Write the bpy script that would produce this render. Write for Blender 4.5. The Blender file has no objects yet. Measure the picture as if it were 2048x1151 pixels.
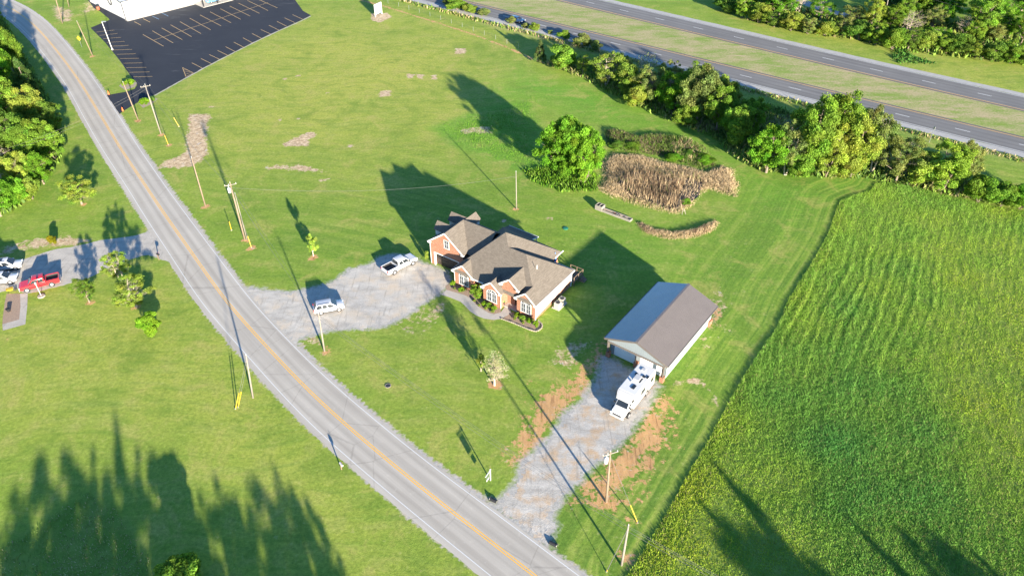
import bpy, bmesh, math, random
import numpy as np
from mathutils import Vector, Matrix
R = math.radians
rng = np.random.default_rng(7)
random.seed(7)
scene = bpy.context.scene
C = scene.collection

# ------------------------------------------------------------------ camera
FPX, PITCH, CAMH = 1500.0, R(38.0), 72.0            # focal length in photo pixels (photo is 2048 wide)
cam_d = bpy.data.cameras.new('camera'); cam = bpy.data.objects.new('camera', cam_d); C.objects.link(cam)
cam_d.sensor_fit = 'HORIZONTAL'; cam_d.sensor_width = 36.0; cam_d.lens = 36.0*FPX/2048.0
cam_d.clip_start = 0.5; cam_d.clip_end = 9000.0
cam.location = (0, 0, CAMH); cam.rotation_euler = (R(90)-PITCH, 0, 0)
scene.camera = cam

# ------------------------------------------------------------------ sky, sun, exposure
SUN_EL, SUN_AZ = R(12.2), 115.8      # direction in which shadows fall, degrees from +x
ldir = Vector((math.cos(R(SUN_AZ))*math.cos(SUN_EL), math.sin(R(SUN_AZ))*math.cos(SUN_EL), -math.sin(SUN_EL)))
world = bpy.data.worlds.new('World'); scene.world = world; world.use_nodes = True
wn = world.node_tree; wn.nodes.clear()
sky = wn.nodes.new('ShaderNodeTexSky'); sky.sky_type = 'NISHITA'; sky.sun_disc = False
sky.sun_elevation = SUN_EL; sky.sun_rotation = math.atan2(-ldir.x, -ldir.y)
sky.altitude = 200; sky.air_density = 1.0; sky.dust_density = 0.0; sky.ozone_density = 5.0
bg = wn.nodes.new('ShaderNodeBackground'); bg.inputs[1].default_value = 0.085
wo = wn.nodes.new('ShaderNodeOutputWorld')
wn.links.new(sky.outputs[0], bg.inputs[0]); wn.links.new(bg.outputs[0], wo.inputs[0])
sun_d = bpy.data.lights.new('sun', 'SUN'); sun_d.energy = 5.0; sun_d.angle = R(0.9); sun_d.color = (1.0, 0.90, 0.74)
sun = bpy.data.objects.new('sun', sun_d); C.objects.link(sun)
sun.rotation_euler = ldir.to_track_quat('-Z', 'Y').to_euler(); sun.location = (40, -60, 60)
vs = scene.view_settings
vs.view_transform = 'Standard'; vs.look = 'None'; vs.gamma = 1.0; vs.use_curve_mapping = False
vs.exposure = 2.0

# ------------------------------------------------------------------ helpers
cp_, sp_ = math.cos(PITCH), math.sin(PITCH)
def at(px, py, z=0.0):
    """photo pixel (2048 x 1151) -> point of the horizontal plane at height z"""
    dx = (px-1024.0)/FPX; dy = (575.5-py)/FPX
    d = (dx, cp_+sp_*dy, -sp_+cp_*dy)
    t = (z-CAMH)/d[2]
    return Vector((d[0]*t, d[1]*t, z))
def at2(px, py): p = at(px, py); return (p.x, p.y)

class N:
    """tiny node-tree writer"""
    def __init__(s, name):
        s.m = bpy.data.materials.new(name); s.m.use_nodes = True; s.t = s.m.node_tree; s.t.nodes.clear()
        s.out = s.t.nodes.new('ShaderNodeOutputMaterial')
    def n(s, typ, **kw):
        nd = s.t.nodes.new('ShaderNode'+typ)
        for k, v in kw.items(): setattr(nd, k, v)
        return nd
    def inp(s, sock, v):
        if v is None: return
        if isinstance(v, bpy.types.NodeSocket): s.t.links.new(v, sock)
        elif isinstance(v, (tuple, list)):
            sock.default_value = tuple(v)+((1.0,) if len(v) == 3 and sock.type == 'RGBA' else ())
        else: sock.default_value = v
    def math(s, op, a, b=None, c=None, clamp=False):
        nd = s.n('Math', operation=op, use_clamp=clamp)
        for i, v in enumerate((a, b, c)):
            if v is not None: s.inp(nd.inputs[i], v)
        return nd.outputs[0]
    def mix(s, f, a, b, blend='MIX'):
        nd = s.n('MixRGB', blend_type=blend); s.inp(nd.inputs[0], f); s.inp(nd.inputs[1], a); s.inp(nd.inputs[2], b)
        return nd.outputs[0]
    def coord(s, kind='Object'): return s.n('TexCoord').outputs[kind]
    def mapping(s, v, scale=(1, 1, 1), rot=(0, 0, 0)):
        nd = s.n('Mapping'); s.inp(nd.inputs[0], v); nd.inputs['Scale'].default_value = scale; nd.inputs['Rotation'].default_value = rot
        return nd.outputs[0]
    def noise(s, v, scale, detail=3.0, rough=0.55, dist=0.0):
        nd = s.n('TexNoise'); s.inp(nd.inputs['Vector'], v); nd.inputs['Scale'].default_value = scale
        nd.inputs['Detail'].default_value = detail; nd.inputs['Roughness'].default_value = rough; nd.inputs['Distortion'].default_value = dist
        return nd.outputs[0]
    def ramp(s, v, lo, hi):
        nd = s.n('MapRange', clamp=True); s.inp(nd.inputs[0], v); nd.inputs[1].default_value = lo; nd.inputs[2].default_value = hi
        return nd.outputs[0]
    def attr(s, name):
        nd = s.n('Attribute'); nd.attribute_name = name; return nd
    def bump(s, h, strength=0.3, dist=0.05):
        nd = s.n('Bump'); s.inp(nd.inputs['Height'], h); nd.inputs['Strength'].default_value = strength; nd.inputs['Distance'].default_value = dist
        return nd.outputs[0]
    def pbr(s, col, rough=0.7, metal=0.0, normal=None, spec=None, coat=None):
        b = s.n('BsdfPrincipled'); s.inp(b.inputs['Base Color'], col); s.inp(b.inputs['Roughness'], rough); s.inp(b.inputs['Metallic'], metal)
        if normal is not None: s.inp(b.inputs['Normal'], normal)
        if spec is not None: s.inp(b.inputs['Specular IOR Level'], spec)
        if coat is not None: s.inp(b.inputs['Coat Weight'], coat)
        s.t.links.new(b.outputs[0], s.out.inputs[0]); return b

MATS = {}
def simple(name, col, rough=0.6, metal=0.0, var=0.12, scale=3.0, bump=0.0, spec=None, coat=None):
    """one colour with uneven tone and a little relief"""
    if name in MATS: return MATS[name]
    w = N(name); v = w.coord('Object')
    n1 = w.noise(v, scale, 4, 0.6); n2 = w.noise(v, scale*9, 2, 0.5)
    f = w.math('ADD', w.math('MULTIPLY', n1, 0.65), w.math('MULTIPLY', n2, 0.35))
    lo = tuple(c*(1-var) for c in col); hi = tuple(min(1, c*(1+var)) for c in col)
    w.pbr(w.mix(w.ramp(f, 0.3, 0.7), lo, hi), rough, metal, w.bump(f, bump, 0.02) if bump else None, spec, coat)
    MATS[name] = w.m; return w.m

def obj(name, verts, faces, mat, parent=None, smooth=False):
    me = bpy.data.meshes.new(name); me.from_pydata([tuple(v) for v in verts], [], faces); me.update()
    if mat: me.materials.append(mat)
    if smooth: me.polygons.foreach_set('use_smooth', [True]*len(me.polygons))
    o = bpy.data.objects.new(name, me); C.objects.link(o)
    if parent: o.parent = parent
    return o
def tag(o, label=None, cat=None, group=None, kind=None):
    if label: o['label'] = label
    if cat: o['category'] = cat
    if group: o['group'] = group
    if kind: o['kind'] = kind
    return o
def thing(name, label, cat, loc=(0, 0, 0), rotz=0.0, group=None):
    o = bpy.data.objects.new(name, None); C.objects.link(o); o.empty_display_size = 0.3
    o.location = loc; o.rotation_euler = (0, 0, rotz)
    return tag(o, label, cat, group)
def struct(name, verts, faces, mat, label=None, parent=None):
    o = obj(name, verts, faces, mat, parent)
    if parent is None: tag(o, label, None, None, 'structure')
    return o

class MB:
    """collects shapes into one mesh"""
    def __init__(s): s.v = []; s.f = []; s.cut = []
    def add(s, vs_, fs):
        s.cut.append((len(s.v), len(s.f))); b = len(s.v); s.v += [tuple(v) for v in vs_]; s.f += [tuple(b+i for i in f) for f in fs]; return s
    def box(s, x0, x1, y0, y1, z0, z1):
        return s.add([(x0,y0,z0),(x1,y0,z0),(x1,y1,z0),(x0,y1,z0),(x0,y0,z1),(x1,y0,z1),(x1,y1,z1),(x0,y1,z1)],
                     [(3,2,1,0),(4,5,6,7),(0,1,5,4),(1,2,6,5),(2,3,7,6),(3,0,4,7)])
    def prism(s, poly, z0, z1):
        n = len(poly)
        return s.add([(p[0],p[1],z0) for p in poly]+[(p[0],p[1],z1) for p in poly],
                     [tuple(range(n))[::-1], tuple(range(n, 2*n))]+[(i,(i+1)%n,n+(i+1)%n,n+i) for i in range(n)])
    def extr(s, poly3, off):
        """3-D polygon swept along a vector"""
        n = len(poly3); o = Vector(off)
        return s.add([Vector(p) for p in poly3]+[Vector(p)+o for p in poly3],
                     [tuple(range(n)), tuple(range(n, 2*n))[::-1]]+[(i,(i+1)%n,n+(i+1)%n,n+i)[::-1] for i in range(n)])
    def tube(s, pts, radii, n=6, cap=True):
        pts = [Vector(p) for p in pts]
        if not hasattr(radii, '__len__'): radii = [radii]*len(pts)
        rings = []
        for i, p in enumerate(pts):
            d = (pts[min(i+1, len(pts)-1)]-pts[max(i-1, 0)])
            d = d.normalized() if d.length > 1e-9 else Vector((0, 0, 1))
            a = Vector((1, 0, 0)) if abs(d.x) < 0.8 else Vector((0, 1, 0))
            u = d.cross(a).normalized(); w = d.cross(u)
            rings.append([p+(u*math.cos(2*math.pi*k/n)+w*math.sin(2*math.pi*k/n))*radii[i] for k in range(n)])
        fs = []
        for i in range(len(pts)-1):
            for k in range(n): fs.append((i*n+k, i*n+(k+1) % n, (i+1)*n+(k+1) % n, (i+1)*n+k))
        if cap: fs += [tuple(range(n))[::-1], tuple(range((len(pts)-1)*n, len(pts)*n))]
        return s.add([v for r in rings for v in r], fs)
    def disc_y(s, cx, cy, cz, r, t, n=18):
        """short cylinder whose axis is y"""
        return s.tube([(cx, cy, cz), (cx, cy+t, cz)], r, n)
    def beam(s, a, b, w, h):
        """rectangular bar from a to b, w wide (horizontal) and h tall"""
        a = Vector(a); b = Vector(b); d = (b-a).normalized()
        side = d.cross(Vector((0, 0, 1)))
        side = side.normalized() if side.length > 1e-6 else Vector((1, 0, 0))
        up = side.cross(d).normalized()
        q = [side*(-w/2)+up*(-h/2), side*(w/2)+up*(-h/2), side*(w/2)+up*(h/2), side*(-w/2)+up*(h/2)]
        return s.add([a+x for x in q]+[b+x for x in q], [(0,1,2,3)[::-1],(4,5,6,7)[::-1][::-1],(0,1,5,4),(1,2,6,5),(2,3,7,6),(3,0,4,7)])
    def loft(s, sections, cap=True):
        n = len(sections[0]); fs = []
        for i in range(len(sections)-1):
            for k in range(n): fs.append((i*n+k, (i+1)*n+k, (i+1)*n+(k+1) % n, i*n+(k+1) % n))
        if cap: fs += [tuple(range(n)), tuple(range((len(sections)-1)*n, len(sections)*n))[::-1]]
        return s.add([v for q in sections for v in q], fs)
    def split(s, name, mat, parent=None, smooth=False):
        """one object for each shape that was added"""
        out = []
        for (v0, f0), (v1, f1) in zip(s.cut, s.cut[1:]+[(len(s.v), len(s.f))]):
            m = MB(); m.v = s.v[v0:v1]; m.f = [tuple(i-v0 for i in f) for f in s.f[f0:f1]]; out.append(m.build(name, mat, parent, smooth))
        return out
    def build(s, name, mat, parent=None, smooth=False):
        o = obj(name, s.v, s.f, mat, parent, smooth)
        bm = bmesh.new(); bm.from_mesh(o.data); bmesh.ops.recalc_face_normals(bm, faces=bm.faces); bm.to_mesh(o.data); bm.free()
        return o
def copy_tree(o, parent=None):
    c = o.copy(); C.objects.link(c); c.parent = parent
    for ch in list(o.children): copy_tree(ch, c)
    return c
def catmull(P, n=6):
    P = [np.array(p, float) for p in P]; Q = [2*P[0]-P[1]]+P+[2*P[-1]-P[-2]]; out = []
    for i in range(1, len(Q)-2):
        for k in range(n):
            t = k/n; a, b, c, d = Q[i-1], Q[i], Q[i+1], Q[i+2]
            out.append(0.5*((2*b)+(-a+c)*t+(2*a-5*b+4*c-d)*t*t+(-a+3*b-3*c+d)*t**3))
    out.append(P[-1]); return np.array(out)
def resample(P, step):
    P = np.array(P, float); L = np.r_[0, np.cumsum(np.linalg.norm(np.diff(P, axis=0), axis=1))]
    s = np.arange(0, L[-1], step); return np.stack([np.interp(s, L, P[:, k]) for k in range(P.shape[1])], 1)
def smooth_line(P, it=30):
    P = np.array(P, float)
    for _ in range(it): P[1:-1] = 0.5*P[1:-1]+0.25*(P[:-2]+P[2:])
    return P
def normals2(P):
    d = np.gradient(P, axis=0); d /= np.linalg.norm(d, axis=1)[:, None]; return np.stack([-d[:, 1], d[:, 0]], 1)
def ribbon(name, P, o0, o1, z, mat, parent=None, kind=True, jit=0.0):
    """strip along polyline P between the signed offsets o0 and o1 (left of travel is +); carries uv in metres"""
    nn = normals2(P); a = np.broadcast_to(o0, len(P)).astype(float).copy(); b = np.broadcast_to(o1, len(P)).astype(float).copy()
    if jit:
        a += rng.normal(0, jit, len(P)); b += rng.normal(0, jit, len(P))
    A = P+nn*a[:, None]; B = P+nn*b[:, None]; n = len(P)
    vs_ = [(p[0], p[1], z) for p in A]+[(p[0], p[1], z) for p in B]
    fs = [(i, i+1, n+i+1, n+i) if o1 is not None else None for i in range(n-1)]
    o = obj(name, vs_, fs, mat, parent)
    if parent is None and kind: o['kind'] = 'structure'
    L = np.r_[0, np.cumsum(np.linalg.norm(np.diff(P, axis=0), axis=1))]
    uv = o.data.uv_layers.new(name='UVMap')
    val = np.concatenate([np.stack([a, L], 1), np.stack([b, L], 1)])
    idx = np.empty(len(o.data.loops), int); o.data.loops.foreach_get('vertex_index', idx)
    uv.data.foreach_set('uv', val[idx].ravel())
    bm = bmesh.new(); bm.from_mesh(o.data); bmesh.ops.recalc_face_normals(bm, faces=bm.faces)
    if bm.faces and bm.faces[0].normal.z < 0: bmesh.ops.reverse_faces(bm, faces=bm.faces)
    bm.to_mesh(o.data); bm.free()
    return o
def sheet(name, poly, z, mat, parent=None, jit=0.0, step=0.5, label=None):
    """flat polygon with a slightly ragged outline"""
    P = np.array([p[:2] for p in poly]+[poly[0][:2]], float)
    if jit:
        P = resample(catmull(P, 8), step); P = P+rng.normal(0, jit, P.shape)
    else: P = P[:-1]
    bm = bmesh.new(); f = bm.faces.new([bm.verts.new((p[0], p[1], z)) for p in P]); bm.normal_update()
    if f.normal.z < 0: f.normal_flip()
    bmesh.ops.triangulate(bm, faces=bm.faces[:], ngon_method='EAR_CLIP')
    me = bpy.data.meshes.new(name); bm.to_mesh(me); bm.free(); me.materials.append(mat)
    o = bpy.data.objects.new(name, me); C.objects.link(o)
    if parent: o.parent = parent
    else: tag(o, label, None, None, 'structure')
    return o
def pxpoly(L): return [at2(*p) for p in L]
def inside(P, X, Y):
    P = np.array(P); r = np.zeros(X.shape, bool); j = len(P)-1
    for i in range(len(P)):
        xi, yi = P[i]; xj, yj = P[j]
        if yi != yj:
            r ^= ((yi > Y) != (yj > Y)) & (X < (xj-xi)*(Y-yi)/(yj-yi)+xi)
        j = i
    return r
def dist_line(P, X, Y, closed=False):
    P = np.array(P, float)
    if closed: P = np.r_[P, P[:1]]
    best = np.full(X.shape, 1e9)
    for a, b in zip(P[:-1], P[1:]):
        d = b-a; t = np.clip(((X-a[0])*d[0]+(Y-a[1])*d[1])/max(d@d, 1e-9), 0, 1)
        best = np.minimum(best, (X-a[0]-t*d[0])**2+(Y-a[1]-t*d[1])**2)
    return np.sqrt(best)
def soft(P, X, Y, feather):
    """1 inside, 0 outside, feathered over the edge"""
    P = np.array(P); lo = P.min(0)-feather; hi = P.max(0)+feather
    m = np.zeros(X.shape); k = (X > lo[0]) & (X < hi[0]) & (Y > lo[1]) & (Y < hi[1])
    if k.any():
        d = dist_line(P, X[k], Y[k], True); s = np.where(inside(P, X[k], Y[k]), 1, -1)
        m[k] = np.clip(0.5+0.5*s*d/feather, 0, 1)
    return m
# ------------------------------------------------------------------ outlines (traced on the ground plane)
RL = [(14,31),(56,70),(94,116),(134,172),(169,237),(205,300),(255,375),(292,437),(340,508),(400,603),(443,653),(488,703),(533,754),(586,814),(639,866),(699,917),(770,978),(880,1070),(988,1151)]
RR = [(62,19),(91,41),(125,77),(156,116),(184,153),(212,194),(241,237),(278,297),(340,386),(400,466),(440,519),(500,600),(539,643),(586,690),(632,739),(686,786),(749,839),(798,879),(865,934),(928,978),(1040,1057),(1173,1151)]
def road_axis():
    L = resample(np.array(pxpoly(RL)), 1.0); Rr = resample(np.array(pxpoly(RR)), 1.0)
    mid, wid = [], []
    for p in L:
        d = np.linalg.norm(Rr-p, axis=1); q = Rr[d.argmin()]; mid.append((p+q)/2); wid.append(d.min())
    mid = np.array(mid); wid = np.array(wid)
    keep = np.r_[np.arange(6, len(mid)-8)]; mid, wid = mid[keep], wid[keep]
    d0 = mid[0]-mid[4]; d0 /= np.linalg.norm(d0); d1 = mid[-1]-mid[-10]; d1 /= np.linalg.norm(d1)
    # the bend at the far end goes on turning left
    far = [mid[0]]; a = math.atan2(d0[1], d0[0])
    for k in range(40):
        a += R(1.1); far.append(far[-1]+np.array((math.cos(a), math.sin(a)))*2.5)
    near = [mid[-1]+d1*k*2.0 for k in range(1, 40)]
    P = np.r_[np.array(far[1:][::-1]), mid, np.array(near)]
    W = np.r_[np.full(40, wid[:4].mean()), wid, np.full(39, wid[-8:].mean())]
    P = resample(np.c_[P, W], 1.0); P = smooth_line(P, 60); return P[:, :2], P[:, 2]
ROAD, ROADW = road_axis()
NY = pxpoly([(988,16),(1046,33),(1120,50),(1193,70),(1266,88),(1310,97),(1383,116),(1457,132),(1531,150),(1622,173),(1717,197),(1805,219),(1914,246),(2048,275.5)])
NW = pxpoly([(1087,61.5),(1149,77.6),(1202,89),(1281,111),(1369,132),(1427,148),(1506,168),(1597,192),(1717,223),(1805,244.5),(1903,270),(2048,305)])
FY = pxpoly([(1105,0),(1193,20.5),(1281,41),(1369,60),(1440,78.5),(1549.5,104),(1659,129.6),(1768.5,157),(1878,182.5),(2048,219)])
FW = pxpoly([(1231,6),(1339.5,31),(1440,56.6),(1549.5,82),(1659,109.5),(1768.5,135),(1914.5,166),(2048,195)])
def carriage(Y, W):
    Y = resample(np.array(Y), 2.0); W = resample(np.array(W), 2.0); mid, wid = [], []
    for p in Y:
        d = np.linalg.norm(W-p, axis=1); k = d.argmin()
        if 0 < k < len(W)-1: mid.append((p+W[k])/2); wid.append(d[k])
    mid = smooth_line(np.array(mid), 300); d0 = mid[0]-mid[6]; d0 /= np.linalg.norm(d0); d1 = mid[-1]-mid[-7]; d1 /= np.linalg.norm(d1)
    P = np.r_[[mid[0]+d0*k*4 for k in range(60, 0, -1)], mid, [mid[-1]+d1*k*4 for k in range(1, 50)]]
    return smooth_line(resample(P, 2.0), 80), float(np.median(wid))
HN, HNW = carriage(NY, NW)      # both run from the far left to the near right
HF, HFW = carriage(FY, FW)
FIELD = [(1262,1151),(1285,1105),(1310,1062),(1342,1010),(1381,939),(1422,871),(1456,807),(1480,764),(1516,708),(1556,652),(1576,600),(1612,544),(1632,512),(1656,468),(1672,420),(1680,402),(1704,392),(1740,382),(1752,366),(1800,368),(1880,388),(1960,408),(2048,424)]
FEDGE = np.array(pxpoly(FIELD))
FIELD_POLY = list(map(tuple, FEDGE))+[at2(2300,470), (130, 60), (120, 10), (20, 10)]
DRIVE1 = pxpoly([(478,571),(505,574),(538,579),(588,582),(641,571),(671,558),(694,538),(744,524),(757,513),(790,506),(815,507),(838,520),(862,529),(893,541),(902,556),(897,571),(880,591),(858,601),(820,629),(782,649),(744,659),(722,661),(694,658),(656,664),(621,672),(598,682),(588,694),(560,672),(520,628)])
DRIVE2 = pxpoly([(1216,712),(1204,716),(1186,763),(1159,801),(1128,820),(1094,874),(1059,904),(1036,927),(1025,966),(1003,990),(984,1000),(975,1010),(1035,1055),(1095,1098),(1103,1092),(1113,1065),(1113,1027),(1128,996),(1159,966),(1189,935),(1235,897),(1277,851),(1304,805),(1327,771)])
DRIVE3 = pxpoly([(303,459),(270,471),(204,480),(146,493),(109,499),(51,517),(28,524),(-60,545),(-60,600),(28,576),(55,586),(146,565),(182,553),(233,528),(292,510),(330,521),(345,520)])
LOT = pxpoly([(181,56),(219,40),(217,37),(200,23),(188,17),(170,-8),(250,-40),(560,-40),(590,0),(606,22),(622,31),(600,42),(531,73),(437,120),(372,155),(309,190),(290,196),(269,209),(247,222),(236,230),(225,215),(205,192),(250,184),(269,178),(274,170),(272,163),(264,156),(240,122),(210,85)])

# ------------------------------------------------------------------ materials of the setting
def ground_mat():
    w = N('grass_ground'); v = w.coord('Object')
    m1 = w.attr('m1'); m2 = w.attr('m2'); gravm = w.attr('m3').outputs['Fac']
    s1 = w.n('SeparateColor'); w.inp(s1.inputs[0], m1.outputs['Color']); soil, straw, lush, rough = s1.outputs[0], s1.outputs[1], s1.outputs[2], m1.outputs['Alpha']
    s2 = w.n('SeparateColor'); w.inp(s2.inputs[0], m2.outputs['Color']); median, yellow, mow, mows = s2.outputs[0], s2.outputs[1], s2.outputs[2], m2.outputs['Alpha']
    big = w.noise(v, 0.045, 4, 0.55); mid = w.noise(v, 0.35, 4, 0.6); fine = w.noise(v, 2.2, 5, 0.7); vfine = w.noise(v, 9.0, 3, 0.7)
    # streaks left by the mower: stretched noise read along the mowing coordinate
    cmb = w.n('CombineXYZ'); w.inp(cmb.inputs[0], mow); w.inp(cmb.inputs[1], w.math('MULTIPLY', big, 3.0))
    streak = w.noise(cmb.outputs[0], 1.1, 3, 0.6)
    wv = w.n('VectorMath', operation='ADD'); w.inp(wv.inputs[0], v); wc = w.n('TexNoise'); w.inp(wc.inputs['Vector'], v); wc.inputs['Scale'].default_value = 0.035; wc.inputs['Detail'].default_value = 2
    wsb = w.n('VectorMath', operation='SCALE'); w.inp(wsb.inputs[0], wc.outputs['Color']); wsb.inputs['Scale'].default_value = 14.0; w.t.links.new(wsb.outputs[0], wv.inputs[1]); wv_ = wv.outputs[0]
    st2 = w.noise(w.mapping(wv_, (0.07, 1.1, 1), (0, 0, R(-38))), 1.0, 5, 0.65)
    st3 = w.noise(w.mapping(wv_, (0.05, 0.55, 1), (0, 0, R(-24))), 1.0, 5, 0.7)
    g = w.mix(w.ramp(big, 0.36, 0.64), (0.165, 0.268, 0.034), (0.228, 0.316, 0.042))
    g = w.mix(w.math('MULTIPLY', yellow, w.ramp(w.math('ADD', mid, w.math('MULTIPLY', big, 0.6)), 0.30, 0.95)), g, (0.385, 0.385, 0.075))
    g = w.mix(w.math('MULTIPLY', lush, 0.85), g, (0.125, 0.300, 0.030))
    g = w.mix(w.math('MULTIPLY', w.ramp(mid, 0.52, 0.72), 0.45), g, (0.310, 0.320, 0.095))
    g = w.mix(w.math('MULTIPLY', w.ramp(st2, 0.49, 0.66), 0.42), g, (0.105, 0.215, 0.028))
    g = w.mix(w.math('MULTIPLY', w.ramp(st3, 0.50, 0.68), 0.38), g, (0.330, 0.365, 0.090))
    g = w.mix(w.math('MULTIPLY', mows, w.ramp(streak, 0.45, 0.62)), g, (0.095, 0.190, 0.026))
    g = w.mix(w.math('MULTIPLY', mows, w.ramp(streak, 0.46, 0.32)), g, (0.290, 0.345, 0.070))
    blot = w.noise(v, 0.16, 5, 0.7, 0.6); tuft = w.noise(v, 0.9, 4, 0.7)
    g = w.mix(w.math('MULTIPLY', w.ramp(blot, 0.53, 0.66), 0.55), g, (0.380, 0.345, 0.100))
    g = w.mix(w.math('MULTIPLY', w.ramp(blot, 0.47, 0.34), 0.55), g, (0.130, 0.215, 0.028))
    g = w.mix(w.math('MULTIPLY', w.ramp(tuft, 0.54, 0.66), 0.35), g, (0.135, 0.220, 0.030))
    # fine blade tone
    g = w.mix(1.0, g, w.mix(w.ramp(fine, 0.25, 0.75), (0.62, 0.66, 0.6), (1.30, 1.26, 1.3)), 'MULTIPLY')
    g = w.mix(0.8, g, w.mix(w.ramp(vfine, 0.25, 0.75), (0.66, 0.70, 0.66), (1.34, 1.30, 1.34)), 'MULTIPLY')
    # dead grass thatch specks
    g = w.mix(w.math('MULTIPLY', w.ramp(w.noise(v, 1.1, 5, 0.75), 0.60, 0.72), 0.55), g, (0.38, 0.33, 0.16))
    # median strip and verges: tan dry grass between green
    medc = w.mix(w.ramp(w.math('ADD', w.math('MULTIPLY', w.noise(w.mapping(v, (0.10, 0.30, 1), (0, 0, R(42))), 1.0, 7, 0.78), 0.7), w.math('MULTIPLY', fine, 0.3)), 0.42, 0.58), (0.20, 0.285, 0.055), (0.43, 0.345, 0.20))
    g = w.mix(median, g, w.mix(1.0, medc, w.mix(fine, (0.7, 0.7, 0.7), (1.25, 1.25, 1.25)), 'MULTIPLY'))
    # unmown, weedy ground
    rc = w.mix(w.ramp(mid, 0.35, 0.65), (0.130, 0.235, 0.030), (0.215, 0.285, 0.060))
    g = w.mix(rough, g, rc)
    def edge(mask, k, sharp):
        n_ = w.math('ADD', w.math('MULTIPLY', mid, 0.32), w.math('ADD', w.math('MULTIPLY', w.noise(v, 1.0, 5, 0.7), 0.45), w.math('MULTIPLY', fine, 0.23)))
        x = w.math('ADD', mask, w.math('MULTIPLY', w.math('SUBTRACT', n_, 0.5), k))
        return w.ramp(x, 0.5-sharp, 0.5+sharp)
    strawc = w.mix(w.ramp(w.noise(v, 1.3, 6, 0.8), 0.38, 0.62), (0.30, 0.19, 0.10), (0.70, 0.55, 0.36))
    strawc = w.mix(w.ramp(w.noise(v, 0.7, 5, 0.7), 0.60, 0.68), strawc, (0.52, 0.50, 0.46))
    g = w.mix(edge(straw, 2.6, 0.10), g, strawc)
    sc = w.mix(w.ramp(w.noise(w.mapping(v, (1.2, 0.25, 1), (0, 0, R(-35))), 1.2, 5, 0.65), 0.32, 0.68), (0.42, 0.185, 0.055), (0.66, 0.365, 0.135))
    sc = w.mix(w.ramp(vfine, 0.35, 0.75), sc, (0.52, 0.36, 0.20))
    rut = w.noise(w.mapping(v, (2.6, 0.22, 1), (0, 0, R(-35))), 1.0, 4, 0.7)
    sc = w.mix(w.math('MULTIPLY', w.ramp(rut, 0.56, 0.64), 0.65), sc, (0.20, 0.105, 0.045))
    sc = w.mix(w.ramp(w.noise(v, 0.8, 5, 0.75), 0.58, 0.66), sc, (0.46, 0.40, 0.30))
    g = w.mix(edge(soil, 3.4, 0.07), g, sc)
    grc = w.mix(w.ramp(fine, 0.3, 0.7), (0.30, 0.29, 0.27), (0.48, 0.45, 0.40))
    g = w.mix(edge(gravm, 1.5, 0.14), g, grc)
    h = w.math('ADD', w.math('MULTIPLY', fine, 0.6), w.math('ADD', w.math('MULTIPLY', vfine, 0.4), w.math('MULTIPLY', w.math('MULTIPLY', streak, mows), 0.5)))
    w.pbr(g, 0.9, 0, w.bump(h, 0.55, 0.10), 0.15)
    return w.m
def asphalt_mat(name, c0, c1, track, crack=True, scuff=None):
    w = N(name); v = w.coord('Object'); uv = w.n('UVMap').outputs[0]
    st = w.noise(w.mapping(uv, (1.6, 0.03, 1)), 1.0, 3, 0.6); big = w.noise(v, 0.12, 4, 0.6); fine = w.noise(v, 14, 3, 0.7)
    c = w.mix(w.ramp(w.math('ADD', w.math('MULTIPLY', st, 0.65), w.math('MULTIPLY', big, 0.35)), 0.36, 0.64), c0, c1)
    sx = w.n('SeparateXYZ'); w.inp(sx.inputs[0], uv)
    # darker wheel tracks
    tr = w.math('ABSOLUTE', w.math('SUBTRACT', w.math('ABSOLUTE', sx.outputs[0]), track[0]))
    tr = w.math('ABSOLUTE', w.math('SUBTRACT', tr, track[1]))
    c = w.mix(w.math('MULTIPLY', w.ramp(tr, 0.55, 0.05), 0.30), c, tuple(x*0.62 for x in c0))
    c = w.mix(w.math('MULTIPLY', w.ramp(w.noise(v, 0.9, 5, 0.7), 0.60, 0.75), 0.30), c, tuple(x*1.35 for x in c1))
    c = w.mix(0.6, c, w.mix(fine, (0.7, 0.7, 0.7), (1.3, 1.3, 1.3)), 'MULTIPLY')
    if scuff:
        c = w.mix(w.math('MULTIPLY', w.ramp(w.noise(w.mapping(v, (0.10, 0.35, 1), (0, 0, R(25))), 1.0, 6, 0.75), 0.58, 0.74), 0.7), c, scuff)
    if crack:
        vo = w.n('TexVoronoi', feature='DISTANCE_TO_EDGE'); w.inp(vo.inputs['Vector'], w.mapping(uv, (0.10, 0.14, 1))); vo.inputs['Scale'].default_value = 1.0
        c = w.mix(w.math('MULTIPLY', w.ramp(w.math('ADD', vo.outputs[0], w.math('MULTIPLY', w.noise(v, 1.5, 3), 0.02)), 0.019, 0.011), 0.2), c, (0.035, 0.035, 0.035))
    w.pbr(c, 0.88, 0, w.bump(fine, 0.25, 0.02), 0.25)
    return w.m
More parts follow.
